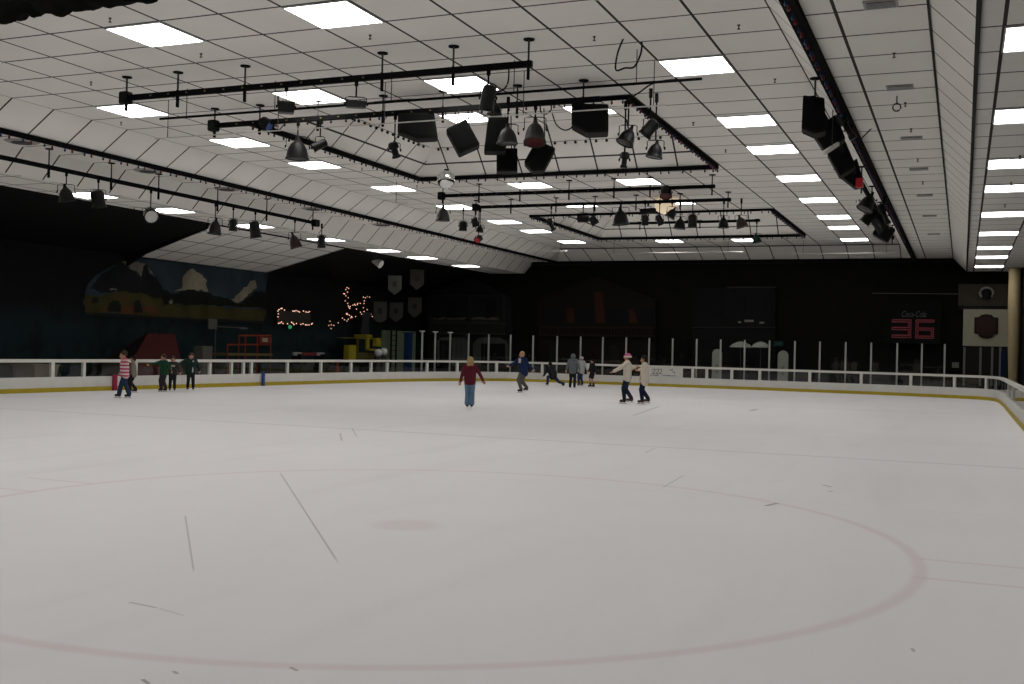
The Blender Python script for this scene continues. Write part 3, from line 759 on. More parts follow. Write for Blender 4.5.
# black drape bundle, top corner
def bundle():
    P = [at_y(-60, 0, 11.6), at_y(-20, 0, 11.8), at_y(10, 2, 11.9), at_y(35, -3, 12.0), at_y(60, -2, 12.0), at_y(90, -4, 12.1), at_y(120, -6, 12.1), at_y(156, -6, 12.2)]
    R = [.30, .30, .27, .24, .22, .18, .15, .10]
    S = smooth3(P, 6); N = len(S); q = MB(); rings = []; n = 18
    for i, p in enumerate(S):
        f = i/(N-1)*(len(R)-1); k = min(int(f), len(R)-2); r = R[k]+(R[k+1]-R[k])*(f-k)
        d = (S[min(i+1, N-1)]-S[max(i-1, 0)]).normalized(); x = d.cross(Vector((0, 0, 1))).normalized(); z = x.cross(d)
        rings.append([p+x*(r*(1+.16*math.sin(5*t_+i*.7))*math.cos(t_))+z*(r*(1+.2*math.sin(3*t_+i*1.1)+.1*math.sin(i*1.9))*math.sin(t_)) for t_ in [2*PI*j/n for j in range(n)]])
    fs = []
    for i in range(N-1):
        for j in range(n): fs.append((i*n+j, i*n+(j+1) % n, (i+1)*n+(j+1) % n, (i+1)*n+j))
    q.add([v for r in rings for v in r], fs)
    t = thing('hanging_drape', 'bundled black drape hanging at the ceiling corner nearest the camera', 'drape', S[0])
    o = q.build('cloth', M['drape'], t, True); o.location = -S[0]
    q = MB()
    for i in (6, 18, 30): q.cyl(S[i]-S[0], (S[i].x-S[0].x, S[i].y-S[0].y, Z0-S[0].z), .02, n=6)
    q.build('ties', M['rod'], t)
bundle()

# ------------------------------------------------------------------ dasher boards
def arc_index(px, lo, hi, zc=.7, off=0):
    best = None
    for i in range(lo, hi):
        a = LINE[i]+OUT[i]*off; c = LINE[i+1]+OUT[i+1]*off
        if depth(a) < 1 or depth(c) < 1: continue
        ua = proj((a.x, a.y, zc))[0]; uc = proj((c.x, c.y, zc))[0]
        if (ua-px)*(uc-px) <= 0 and ua != uc:
            f = (px-ua)/(uc-ua); return i, f
    return None
def pt(i, f, off=0): return LINE[i].lerp(LINE[i+1], f) + OUT[i].lerp(OUT[i+1], f).normalized()*off
def ribbon(idx, o0, o1, z0, z1):
    q = MB(); vs = []; fs = []
    for i in idx:
        for o, z in ((o0, z0), (o1, z0), (o1, z1), (o0, z1)): p = LINE[i]+OUT[i]*o; vs.append((p.x, p.y, z))
    n = len(idx)
    for k in range(n-1):
        for j in range(4): fs.append((k*4+j, k*4+(j+1) % 4, (k+1)*4+(j+1) % 4, (k+1)*4+j))
    fs += [(0, 1, 2, 3), tuple((n-1)*4+j for j in (3, 2, 1, 0))]
    q.add(vs, fs); return q
iL = max(i for i, p in enumerate(LINE) if p.y < 46 and p.x < -20)
iR = min(i for i, p in enumerate(LINE) if p.x > .3)
runs = [(0, iL, 'white rink barrier along the mural side, windowed top and yellow kick strip', [53.5, 85, 136.5, 211, 232.5, 244.5, 252.5, 288.5, 322, 352, 372, 388]),
        (iL, iR, 'white rink barrier across the far end, windowed top and yellow kick strip', [404, 428, 458, 497, 542, 588, 645, 681, 692.5, 706.5, 731.5, 759.5, 809.5, 861, 910.5, 954]),
        (iR, len(LINE)-1, 'white rink barrier along the column side, windowed top and yellow kick strip', [985, 1006.5])]
POSTW = {53.5: 4, 136.5: 4, 85: 3, 681: 3}
for (lo, hi, lab, posts) in runs:
    t = thing('rink_barrier', lab, 'rink barrier', (0, 0, 0), 0, 'rink barrier runs')
    idx = list(range(lo, hi+1))
    ribbon(idx, .02, .12, 0, .47).build('panel', M['whitebrd'], t)
    ribbon(idx, 0, .019, .0, .14).build('kick_strip', M['yellow'], t)
    ribbon(idx, .0, .14, .93, 1.03).build('top_rail', M['white'], t)
    at = []
    for u in posts:
        g = arc_index(u, lo, hi)
        if g: at.append((g, POSTW.get(u, 2.6), u))
    if lo == 0: at = [((4, .0), 3, -3), ((8, .5), 3, -2), ((16, .3), 3, -1)] + at
    if hi == len(LINE)-1: at += [((k, .5), 3, 2000+k) for k in range(iR+26, len(LINE)-2, 5)]
    for (i, f), w, u in at:
        p = pt(i, f, .07); s = ppm(p) if depth(p) > 4 else 40
        vd = (LINE[i+1]-LINE[i]).normalized()
        MB().box((p.x, p.y, .70), (w/s if abs(u) < 990 and u > 0 else .1, .1, .462), Matrix((vd, OUT[i], Vector((0, 0, 1)))).transposed()).build('post', M['white'], t)
    ks = [(i+f) for (i, f), w, u in at]; ks = [lo] + ks + [hi]
    for a, c in zip(ks[:-1], ks[1:]):
        if c-a < .2: continue
        vs = []; n = 5
        for j in range(n+1):
            x = min(a+(c-a)*j/n, len(LINE)-1.001); p = pt(int(x), x-int(x), .075); vs += [(p.x, p.y, .472), (p.x, p.y, .928)]
        u0 = [u for (i, f), w, u in at if abs(i+f-a) < 1e-6]
        if u0 and u0[0] in (645,):
            continue
        MB().add(vs, [(2*j, 2*j+2, 2*j+3, 2*j+1) for j in range(n)]).build('window_pane', M['scuffglass'], t)
# advertisement panel filling one bay of the far barrier
g0, g1 = arc_index(647, iL, iR), arc_index(681, iL, iR)
A = pt(*g0, -.006); B = pt(*g1, -.006); t = thing('advert_board', 'white advert board with grey lettering in the far rink barrier', 'advert board', (A+B)/2); o = (A+B)/2
d = (B-A).normalized(); nrm = Vector((d.y, -d.x, 0)); Rm = Matrix((d, Vector((-d.y, d.x, 0)), Vector((0, 0, 1)))).transposed(); Lb = (B-A).length
MB().box((0, 0, .70), (Lb-.1, .03, .45), Rm).build('board', M['white'], t)
grey = mat('grey_print', (.16, .16, .17), .6)
def strip2d(q, pts, wd, base, ex, ez, n):       # flat printed strokes, 4 mm proud
    for a, c in zip(pts[:-1], pts[1:]):
        a3 = base+ex*a[0]+ez*a[1]; c3 = base+ex*c[0]+ez*c[1]
        q.beam(a3+n*.004, c3+n*.004, .006, wd) if abs((c3-a3).z) < (c3-a3).length*.95 else q.box((a3+c3)/2+n*.004, (wd, .006, (c3-a3).length), Rm)
q = MB(); base = Vector((0, 0, .47))+nrm*.017; ez = Vector((0, 0, 1)); h = Lb/2
for x0 in (-.75, -.52, -.33):
    x = x0*h; strip2d(q, [(x, .34), (x+.17, .40), (x+.2, .30), (x+.05, .17), (x+.22, .15)], .035, base, d, ez, nrm)
strip2d(q, [(h*.30, .36), (h*.46, .37), (h*.55, .41)], .04, base, d, ez, nrm); strip2d(q, [(h*.46, .36), (h*.56, .22), (h*.62, .30), (h*.66, .16)], .025, base, d, ez, nrm)
q.build('emblem', grey, t)
def text(s, size, parent, loc, rot, m, name='lettering', shear=0, sx=1):
    cu = bpy.data.curves.new(name, 'FONT'); cu.body = s; cu.size = size; cu.align_x = 'CENTER'; cu.align_y = 'CENTER'; cu.extrude = .004; cu.shear = shear
    tmp = bpy.data.objects.new(name, cu); col.objects.link(tmp)
    me = bpy.data.meshes.new_from_object(tmp.evaluated_get(bpy.context.evaluated_depsgraph_get())); bpy.data.objects.remove(tmp)
    me.materials.clear(); me.materials.append(m)
    o = bpy.data.objects.new(name, me); col.objects.link(o); o.parent = parent; o.location = loc; o.rotation_euler = rot; o.scale = (sx, 1, 1)
    return o
rz = math.atan2(d.y, d.x)
# the photograph's lettering is too soft to read: two lines of dashes stand for the two lines of words
q = MB()
for x0, x1 in ((-.80, -.70), (-.66, -.58), (-.54, -.30), (-.05, .1), (.13, .42), (.46, .55), (.58, .70)):
    strip2d(q, [(x0*h, .08), (x1*h, .08)], .045, base, d, ez, nrm)
q.build('lettering', grey, t)

# tall spectator glass behind the barrier
STN = [422, 435, 450, 468.5, 488.5, 510.5, 533, 557, 580.5, 602.7, 626, 649, 672.5, 696.5, 720.5, 744.5, 769.3, 794.7, 819.7, 845.5, 871, 897, 921.7, 944.5]
t = thing('spectator_screen', 'tall clear screen on thin grey posts behind the far rink barrier', 'glass screen', (-11, 53, 0))
o = Vector((-11, 53, 0)); prev = None
for k, u in enumerate(STN):
    g = arc_index(u, iL-20, iR, 1.6, .5)
    p = pt(g[0], g[1], .5)-o
    H = 2.42 - .06*k/len(STN)
    MB().box((p.x, p.y, H/2), (.07, .06, H)).build('stanchion', M['greypole'], t)
    if k < 3: MB().box((p.x, p.y, H+.02), (.25, .1, .05)).build('cap', M['white'], t)
    if prev is not None:
        MB().add([(prev.x, prev.y, 1.0), (p.x, p.y, 1.0), (p.x, p.y, H-.03), (prev.x, prev.y, H-.03)], [(0, 1, 2, 3)]).build('pane', M['glass'], t)
    prev = p
# low markers on the ice by the boards
for lab, px, top, wpx, m, dz in (('small red padded marker standing against the mural-side barrier', 113.5, 377.5, 7, 'mred', 1), ('small blue marker standing against the mural-side barrier', 262, 375, 5, 'mblue', 1)):
    if m not in M: M[m] = mat(m, (.28, .015, .05) if m == 'mred' else (.012, .05, .22), .6)
    g = arc_index(px, 0, iL, .25); p = pt(g[0], g[1], -.06); s = ppm(p); vd = (LINE[g[0]+1]-LINE[g[0]]).normalized()
    t = thing('barrier_marker', lab, 'marker', p, math.atan2(vd.y, vd.x), 'markers at the barrier'); fac = abs(vd.dot(RT))
    w = wpx/s*.8
    MB().box((0, 0, .265), (w, .08, .53)).build('pad', M[m], t, bevel=.02)
    MB().box((0, 0, .012), (w*1.02, .09, .024)).build('base', M['black'], t)


# ------------------------------------------------------------------ things along the dark walls
WX = WLX+.02
def poly_x(pts, x): return [at_x(u, v, x) for u, v in pts]
def poly_y(pts, y): return [at_y(u, v, y) for u, v in pts]
def dm(name, c, **k):
    if name not in M: M[name] = mat(name, c, .85, spec=.1, **k)
    return M[name]
mural = [('mural_sky', (0.0270, 0.0414, 0.0504), [(85, 292), (88, 284), (96, 275), (112, 266), (130, 260), (141, 258.5), (268, 272.5), (262, 321), (255, 320.5), (85, 313)]),
  ('mural_cloud', (0.2500, 0.2200, 0.1550), [(180.6, 289), (182.5, 279), (187, 271.4), (193.8, 268.9), (200.7, 274), (207, 280), (208, 291.5), (193, 290), (173, 292)]),
  ('mural_cloud', None, [(231, 299), (238, 303), (246, 297), (256, 289), (256, 279), (250, 281), (240, 292)]),
  ('mural_snow', (0.1500, 0.1350, 0.1100), [(122, 261.5), (133, 262.5), (146, 264), (147, 272), (141, 277), (133, 270)]),
  ('mural_rock', (0.0079, 0.0094, 0.0094), [(90, 289), (104, 273), (121, 261.5), (127, 266), (132, 270), (137, 275), (141, 277), (143, 270), (146.5, 264), (150, 268.5), (155, 275), (160, 284), (163, 290), (172, 294), (163, 303), (120, 292), (100, 293)]),
  ('mural_snow', None, [(148, 267), (152, 271), (155, 277), (150, 274)]),
  ('mural_meadow', (0.0432, 0.0378, 0.0108), [(85, 297), (110, 293), (140, 292), (160, 298), (175, 304), (208, 305), (266, 309.5), (264, 321.5), (85, 313)]),
  ('mural_hill', (0.0065, 0.0079, 0.0058), [(163, 291), (173, 293.5), (188, 289.5), (194, 289), (208, 293), (222, 297), (230, 300), (238, 304), (248, 297), (256, 291), (267, 294), (266, 309.5), (208, 305), (180, 303.5), (163, 304)]),
  ('mural_orange', (0.0720, 0.0306, 0.0108), [(120, 309), (126, 305), (137, 307), (150, 305), (160, 311), (158, 314.5), (122, 313)]),
  ('mural_orange', None, [(90, 309.5), (106, 310), (107, 312), (90, 311.5)]),
  ('mural_tree', (0.0108, 0.0108, 0.0090), [(109, 304), (113, 300), (119, 301), (121, 311.5), (108, 311)]),
  ('mural_tree', None, [(134, 304), (138, 299), (141, 304), (142.5, 313), (134, 313)]),
  ('mural_tree', None, [(92, 299), (97, 297), (99, 302), (92, 303)]),
  ('mural_orange', None, [(115, 297), (122, 296), (128, 299), (118, 300)]),
  ('mural_house', (0.1600, 0.1500, 0.1300), [(110, 288.2), (117, 288.6), (117, 290.6), (110, 290)]),
  ('mural_house', None, [(169, 303), (171, 298.5), (173, 303.5)])]
def rough(pts, amp, it=3):
    rr = random.Random(len(pts)*7+int(pts[0][0]))
    for k in range(it):
        o_ = []
        for (x0, y0), (x1, y1) in zip(pts, pts[1:]+pts[:1]):
            L_ = math.hypot(x1-x0, y1-y0); o_.append((x0, y0))
            if L_ > 1.5: o_.append(((x0+x1)/2+rr.uniform(-amp, amp)*min(1, L_/8), (y0+y1)/2+rr.uniform(-amp, amp)*min(1, L_/8)))
        pts = o_
    return pts
q = MB(); ms = []; nm = []
for i, (n_, c, pts) in enumerate(mural):
    if c is not None: dm(n_, tuple(v*.72 for v in c), noise=.8, scale=.9)
    if n_ not in nm: nm.append(n_); ms.append(M[n_])
    q.cur = nm.index(n_); P = poly_x(pts if i == 0 else rough(pts, 1.5), WX+.015+.004*i)
    q.add(P, [tuple(range(len(P)))])
q.cur = 0
o = q.build('wall_mural', ms)
tag(o, 'painted mountain landscape mural with clouds and meadow on the dark side wall', 'mural')
# dark frame board below the mural
q = MB(); A = at_x(84, 313.5, WX); B = at_x(264, 322.5, WX); q.beam(A, B, .05, .1); struct(q.build('trim_5', M['black']))
# low dark valance closing the alcove on the camera side
q = MB(); q.prism([(ELX, AY0, Z2), (WLX, AY0, WLZ), (WLX, AY0, WLZ-.45), (WLX+.9, AY0, WLZ+.03)], (0, -.1, 0)); struct(q.build('trim_6', M['black']))

def gpos(px, x):           # floor point on the plane x whose picture column is px
    p = at_x(px, 345, x); return Vector((x, p.y, 0))
def zat(px, py, x): return at_x(px, py, x).z
DARKRED = dm('dark_red_boards', (.040, .008, .0075)); ORANGE = dm('orange_frame', (.15, .026, .012)); OCHRE = dm('ochre_deck', (.10, .07, .022))
GREYB = dm('grey_board', (.07, .068, .06)); YEL = dm('machine_yellow', (.20, .165, .012)); TAN = dm('tan_crate', (.20, .165, .12))
# red roofed shed
X = -27.6; o = gpos(160, X); t = thing('shed', 'dark red steep-roofed shed behind the barrier below the mural', 'shed', o)
tl_, tr_ = at_x(147, 334.3, X)-o, at_x(174.8, 334.3, X)-o; bl_, br_ = at_x(134, 357.5, X+.5)-o, at_x(180, 357.5, X+.5)-o
zr = (tl_.z+tr_.z)/2; k_ = (zr-.4)/(zr-(bl_.z+br_.z)/2)
y0, y1 = tl_.y+(bl_.y-tl_.y)*k_, tr_.y+(br_.y-tr_.y)*k_
xf = .5*k_; q = MB(); N_ = 6
for k in range(N_):
    f0, f1 = k/N_, (k+1)/N_; g = lambda f: (tl_.y+(y0-tl_.y)*f, tr_.y+(y1-tr_.y)*f, xf*f, zr+(.4-zr)*f)
    A_, B_ = g(f0), g(f1)
    q.prism([(A_[2], A_[0], A_[3]), (A_[2], A_[1], A_[3]), (B_[2]+.03, B_[1], B_[3]), (B_[2]+.03, B_[0], B_[3])], (-.03, 0, 0))
q.build('roof_front', DARKRED, t)
q = MB(); q.prism([(-.05, tl_.y, zr), (-.05, tr_.y, zr), (-.05-xf, y1, .4), (-.05-xf, y0, .4)], (-.03, 0, 0)); q.build('roof_back', DARKRED, t)
for nm_, ya, yb in (('gable', tr_.y, y1), ('gable', tl_.y, y0)):
    q = MB(); q.add([(-.02, ya, zr-.03), (xf-.02, yb, .4), (-.05-xf, yb, .4)], [(0, 1, 2)]); q.build(nm_, M['black'], t)
MB().beam((-.03, tl_.y, zr+.02), (-.03, tr_.y, zr+.02), .12, .05).build('ridge_cap', DARKRED, t)
for sx in (-xf*.8, xf*.7):
    for yy in (y0+.4, y1-.4): MB().box((sx, yy, .2), (.08, .08, .4)).build('leg', M['black'], t)
# orange scaffold
X = -27.4
t = thing('scaffold_frame', 'orange tubular scaffold frame with a small sign behind the barrier', 'scaffold', gpos(252, X)); o = gpos(252, X)
def Q(u, v): p = at_x(u, v, X)-o; return Vector((0, p.y, p.z))
for u, v in ((227.5, 344), (239, 335.5), (245.5, 335.5), (257.5, 335.5), (271, 335.5)):
    p = Q(u, v); MB().cyl((p.x, p.y, 0), p, .025, n=8).build('upright', ORANGE, t)
for va, ua, ub in ((335.5, 239, 271), (344.6, 227.5, 271)):
    A, B = Q(ua, va), Q(ub, va); MB().cyl(A, B, .03, n=8).build('rail', ORANGE, t)
A, B = Q(228, 354.5), Q(272, 354.5); MB().box(((A.x-.45), (A.y+B.y)/2, A.z), (.95, B.y-A.y, .09)).build('deck', OCHRE, t)
A, B = Q(258.5, 336.5), Q(270.5, 344); s_ = MB().box((.04, (A.y+B.y)/2, (A.z+B.z)/2), (.05, B.y-A.y, A.z-B.z)).build('sign', dm('sign_red', (.10, .02, .012)), t)
A, B = Q(261, 338), Q(266, 342); MB().box((.075, (A.y+B.y)/2, (A.z+B.z)/2), (.02, B.y-A.y, A.z-B.z)).build('sign_centre', TAN, s_)
# goal-like pole with arm
X = -28.6; o = gpos(215, X); t = thing('lamp_post', 'thin grey post with a long level arm beside the orange scaffold', 'post', o)
zt_ = zat(215, 326.5, X); MB().cyl((0, 0, 0), (0, 0, zt_), .035, n=8).build('pole', M['rod'], t)
p = at_x(246, 326.5, X)-o; MB().cyl((0, 0, zt_), (0, p.y, zt_), .022, n=8).build('arm', M['rod'], t)
p = at_x(243, 326.3, X)-o; MB().box((0, p.y, zt_-.03), (.1, .5, .06)).build('lamp_head', GREYB, t)
p = at_x(211.5, 324, X)-o; MB().box((.05, p.y, p.z), (.04, .55, .42)).build('plate', GREYB, t)
X = -27.2; o = gpos(203.5, X); t = thing('cabinet', 'plain grey cabinet behind the barrier between red shed and orange scaffold', 'cabinet', o)
zt_ = zat(203.5, 346, X); MB().box((0, 0, zt_/2), (.4, .62, zt_)).build('body', GREYB, t, bevel=.015); MB().box((.21, 0, zt_/2), (.02, .54, zt_*.9)).build('door', GREYB, t)
X = -27.9; o = gpos(36, X); t = thing('crate', 'tan bin seen through the barrier window at the mural end', 'bin', o)
zt_ = zat(36, 365, X); w = .95
MB().prism([(-.4, -w*.42, 0), (.4, -w*.42, 0), (.4, w*.42, 0), (-.4, w*.42, 0)], (0, 0, .01)).build('base', TAN, t)
q = MB(); q.add([(-.4, -w*.42, 0), (.4, -w*.42, 0), (.4, w*.42, 0), (-.4, w*.42, 0), (-.5, -w*.52, zt_), (.5, -w*.52, zt_), (.5, w*.52, zt_), (-.5, w*.52, zt_)], [(0, 1, 5, 4), (1, 2, 6, 5), (2, 3, 7, 6), (3, 0, 4, 7), (0, 3, 2, 1), (4, 5, 6, 7)]); q.build('body', TAN, t)
MB().box((0, 0, zt_), (1.06, w*1.1, .06)).build('rim', TAN, t)
# red and white bar
X = -26.6; o = gpos(308, X); t = thing('hurdle', 'low red and white hurdle bar just behind the barrier', 'hurdle', o)
A, B = at_x(297, 354, X)-o, at_x(320, 354, X)-o; z = (A.z+B.z)/2
MB().box((0, (A.y+B.y)/2, z), (.06, B.y-A.y, .12)).build('bar', dm('bar_red', (.10, .014, .014)), t)
for p in (A, B): MB().box((0, p.y, z), (.08, .6, .14)).build('white_end', dm('dull_white', (.16, .16, .15)), t); MB().box((0, p.y, z/2), (.5, .05, z)).build('leg', M['black'], t)
# traffic cone
X = -26.2; o = gpos(338, X); t = thing('traffic_cone', 'orange traffic cone seen through a barrier window', 'cone', o)
MB().lathe([(.001, .03), (.19, .03), (.16, .12), (.05, .85), (.03, .88), (.001, .88)], 18).build('cone', ORANGE, t, True); MB().box((0, 0, .015), (.48, .48, .03)).build('base', ORANGE, t, bevel=.006)
# yellow machine
X = -27.3; o = gpos(366, X); t = thing('loader', 'yellow lift machine with dark cab openings parked behind the barrier corner', 'machine', o)
def R_(u0, v0, u1, v1, xa, xb, name, m, par=None):
    A, B = at_x(u0, v0, X)-o, at_x(u1, v1, X)-o
    return MB().box(((xa+xb)/2, (A.y+B.y)/2, (A.z+B.z)/2), (abs(xb-xa), abs(B.y-A.y), abs(A.z-B.z))).build(name, m, par or t, bevel=.02)
R_(349, 345, 356, 361, -.3, 0, 'counterweight', YEL); R_(356, 352.5, 376, 362, -.5, -.1, 'hood', dm('dark_yellow', (.055, .046, .012)))
R_(359, 337.6, 377, 339.2, -1.0, .02, 'cab_roof', YEL); R_(366, 334.5, 372, 337.6, -.7, .03, 'beacon_box', YEL)
R_(366.5, 339, 369, 349, -.08, .03, 'cab_pillar', YEL); R_(357.5, 339, 358.7, 352, -.08, .02, 'cab_pillar', dm('dark_yellow', (.1, .1, .02)))
R_(376, 338, 380.5, 346.5, -.2, .04, 'mast', YEL); R_(369, 348.8, 376, 351, -.2, .05, 'step', YEL)
R_(359, 340, 366, 351, -.6, -.5, 'cab_seat', M['black']); R_(343, 337.5, 359, 338.6, -.4, -.3, 'boom', OCHRE)
zb = zat(366, 361, X)
R_(352, 361, 378, 366, -1.0, -.1, 'chassis', M['black'])
for yy in (-1.6, 1.6):
    for xx in (-.95, -.05): MB().cyl((xx-.12, yy, .42), (xx+.12, yy, .42), .42, n=18).build('wheel', M['black2'], t)
for lab, u, vt in (('silver-topped post lamp nearer the yellow machine', 378.5, 349), ('silver-topped post lamp nearer the green wall', 384, 348)):
    X = -26.9; o = gpos(u, X); t = thing('bollard_lamp', lab, 'post lamp', o, 0, 'silver-topped posts'); z = zat(u, vt, X)
    MB().cyl((0, 0, 0), (0, 0, z-.3), .12, n=12).build('post', M['rod'], t); MB().ball((0, 0, z-.2), .2, 16, 10).build('dome', M['paleglass'], t, True); MB().cyl((0, 0, 0), (0, 0, .05), .2, n=14).build('base', M['rod'], t)
# green wall patch with ladder, blue locker
a, c = at_x(381.5, 330, WX), at_x(415, 330, WX)
q = MB(); q.box((WX+.03, (a.y+c.y)/2, (a.z)/2), (.06, c.y-a.y, a.z)); struct(q.build('door_1', dm('green_door', (.17, .22, .14))))
X = WX+.4; o = gpos(394, X); t = thing('ladder', 'dark ladder leaning before the green door', 'ladder', o)
for u in (391.5, 396.5): p = at_x(u, 330, X)-o; MB().box((0, p.y, (p.z)/2), (.06, .09, p.z)).build('rail', M['black'], t)
ya, yb = at_x(391.5, 330, X).y-o.y, at_x(396.5, 330, X).y-o.y
for k in range(9): MB().box((0, (ya+yb)/2, .3+k*.28), (.04, yb-ya, .04)).build('rung', M['black'], t)
X = -27.4; o = gpos(408, X); t = thing('locker', 'tall narrow dark blue locker beside the green door', 'locker', o)
z = zat(408, 333.5, X); BL = dm('blue_locker', (.010, .028, .085)); MB().box((0, 0, z/2), (.3, .42, z)).build('body', BL, t, bevel=.02); MB().box((.16, 0, z*.5), (.02, .36, z*.9)).build('door', BL, t); MB().box((0, 0, z+.03), (.4, .55, .06)).build('top', BL, t)
# fairy lights
X = WX+.25
def bulbs_on(t, o, pts, r=.026):
    first = None
    for u, v in pts:
        p = at_x(u, v, X)-o
        if first is None: first = MB().ball((0, 0, 0), r, 8, 6).build('bulb', M['fairy'], t); ob = first
        else: ob = first.copy(); col.objects.link(ob); ob.parent = t
        ob.location = p
o = at_x(295, 317.5, X); t = thing('fairy_light_sign', 'dark board outlined in pink fairy lights on the side wall', 'lit sign', o)
A, B = at_x(279, 310.5, X)-o, at_x(311, 324.5, X)-o
MB().box((-.08, (A.y+B.y)/2, (A.z+B.z)/2), (.06, abs(B.y-A.y), abs(A.z-B.z))).build('board', dm('sign_brown', (.028, .026, .02)), t)
P = [(278, 311), (279, 309.5), (281, 308.6), (282, 308.3), (284.5, 310), (293, 311), (294.5, 311.2), (296, 310.6), (298, 311.3), (299.5, 312), (303.5, 311), (306, 312), (308, 312.3), (309.5, 311.6),
     (278.3, 313.8), (278, 316.8), (278.5, 323.3), (280, 323), (281.5, 322), (283, 323.5), (287.5, 323.8), (291.5, 322.3), (293, 323.2), (294, 324.6), (296.5, 323.5), (301, 324.4), (303, 323.7), (305.5, 324.8), (307, 325), (309, 325), (311.5, 324), (312.3, 323.5)]
bulbs_on(t, o, P)
q = MB(); q.tube([at_x(u, v, X-.03)-o for u, v in [(278, 324), (278, 310), (311, 312), (312, 325), (278, 324)]], .01); q.build('wire', M['black'], t)
o = at_x(290, 327, X); t = thing('exit_lamp', 'tiny green lamp under the fairy-lit board', 'lamp', o)
MB().ball((0, 0, 0), .09, 10, 8).build('lens', M['flash'], t, True); MB().box((-.12, 0, 0), (.14, .2, .2)).build('wall_mount', M['black'], t)
T8 = [(215, 220), (205, 235), (228, 226), (195, 270), (188, 268), (205, 285), (225, 300), (218, 255), (200, 325), (220, 345), (230, 375), (240, 370), (236, 384), (225, 365), (262, 358), (280, 360), (275, 352), (300, 345), (297, 355), (320, 345), (290, 390), (345, 295), (360, 300), (375, 292), (395, 295), (352, 325), (350, 345), (345, 380), (375, 395), (322, 415), (330, 430), (360, 430), (350, 410), (400, 440), (415, 450), (405, 430), (388, 432), (210, 430), (215, 425), (222, 434), (235, 440), (245, 460), (250, 448), (225, 470), (195, 475), (178, 462), (215, 485), (283, 450), (255, 455), (145, 500), (80, 487), (70, 520), (90, 515), (110, 520), (88, 545)]
P = [(320+x/7.95, 260+y/7.95) for x, y in T8]
o = at_x(350, 310, X); t = thing('fairy_light_string', 'scattered pink fairy lights in a branching shape on the dark wall', 'fairy lights', o)
bulbs_on(t, o, P, .024)
q = MB()
for br in (P[0:16], P[15:25], P[28:37], P[37:55]): q.tube([at_x(u, v, X-.03)-o for u, v in br], .008, 4)
q.build('wire', M['black'], t)
X = WX+.6; o = at_x(364, 300, X); t = thing('hanging_banner', 'narrow greyish streamer hanging below the fairy lights', 'banner', o)
pa, pb = at_x(363, 312, X)-o, at_x(362, 335, X)-o
q = MB(); q.prism([(0, -.1, pa.z), (0, .75, pa.z), (0, .5, pb.z*.6), (0, .6, pb.z), (0, -.25, pb.z), (0, -.15, pb.z*.6)], (.03, 0, 0)); q.build('cloth', dm('grey_cloth', (.03, .03, .033)), t)
MB().cyl((0, .3, pa.z), (0, .3, .4), .012, n=6).build('hanging_rod', M['black'], t)
# shield banners
SHG = dm('banner_grey', (.034, .034, .029)); SHE = dm('banner_emblem', (.016, .016, .014))
for lab, u0, v0, u1, v1, rd in (('upper grey pointed banner on the mural side of the five', 388, 275.5, 401.5, 295, 0), ('upper grey pointed banner highest of the five', 410, 269.5, 424, 290, 0),
        ('lower grey banner with a rounded foot, mural side of the five', 373.5, 301.5, 386.7, 322.5, 1), ('lower grey pointed banner in the middle of the five', 389.5, 302.5, 403, 322.5, 0), ('lower grey pointed banner on the chalet side of the five', 408, 297.5, 421.5, 318, 0)):
    C = at_x((u0+u1)/2, (v0+v1)/2, -25.4 if v0 < 300 and v0 != 297.5 else -27.0); s = ppm(C); w = (u1-u0)/s; h = (v1-v0)/s
    t = thing('hanging_banner', lab, 'banner', C, -math.atan2(C.x, C.y), 'pointed banners on the dark corner')
    if rd: pts = [(-w/2, h/2), (w/2, h/2), (w/2, -h*.33), (w*.3, -h*.45), (0, -h/2), (-w*.3, -h*.45), (-w/2, -h*.33)]
    else: pts = [(-w/2, h/2), (w/2, h/2), (w/2, -h*.22), (0, -h/2), (-w/2, -h*.22)]
    MB().prism([(x, 0, z) for x, z in pts], (0, .02, 0)).build('cloth', SHG, t)
    MB().prism([(x*.3, -.008, z*.3+.05*h) for x, z in pts], (0, .008, 0)).build('emblem', SHE, t)
    MB().cyl((-w*.55, .01, h/2), (w*.55, .01, h/2), .02, n=8).build('hanging_rod', M['black'], t)
# ---- far wall: house fronts, lack of light put into their near-black colours
Y = 55.9
def plate(pts, y, dpt, name, m, par, o): return MB().prism([p-o for p in poly_y(pts, y)], (0, dpt, 0)).build(name, m, par)
def rect(u0, v0, u1, v1): return [(u0, v0), (u1, v0), (u1, v1), (u0, v1)]
o = at_y(466, 360, Y); o.z = 0
t = thing('chalet_front', 'dark gabled chalet front with flower boxes and pale arches, corner of the far wall', 'house front', o)
plate([(424, 298), (468, 275), (511, 298), (511, 366), (428, 366)], Y, .25, 'wall', dm('chalet_wall', (.010, .011, .011)), t, o)
plate([(429, 294.8), (504, 295.4), (504, 296.6), (429, 296)], Y-.08, .08, 'beam', dm('chalet_beam', (.024, .023, .020)), t, o)
for u in (429.5, 469, 503): plate(rect(u, 296, u+1.6, 334), Y-.08, .08, 'timber_post', M['chalet_beam'], t, o)
for u0, u1 in ((447, 455), (487, 495)):
    w_ = plate(rect(u0, 302, u1, 318), Y-.05, .05, 'window', dm('window_black', (.006, .006, .007)), t, o)
for u0, u1 in ((431, 466), (472, 499)):
    f_ = plate(rect(u0, 319.5, u1, 322.5), Y-.25, .2, 'flower_box', M['chalet_beam'], t, o); q = MB(); A = at_y(u0, 319, Y-.18)-o; B = at_y(u1, 319.4, Y-.18)-o
    for k in range(26): q.ball(A.lerp(B, (k+.5)/26)+Vector((0, 0, random.uniform(-.02, .08))), random.uniform(.04, .08), 6, 4)
    q.build('flowers', dm('pale_flowers', (.09, .08, .06)), f_)
q = MB()
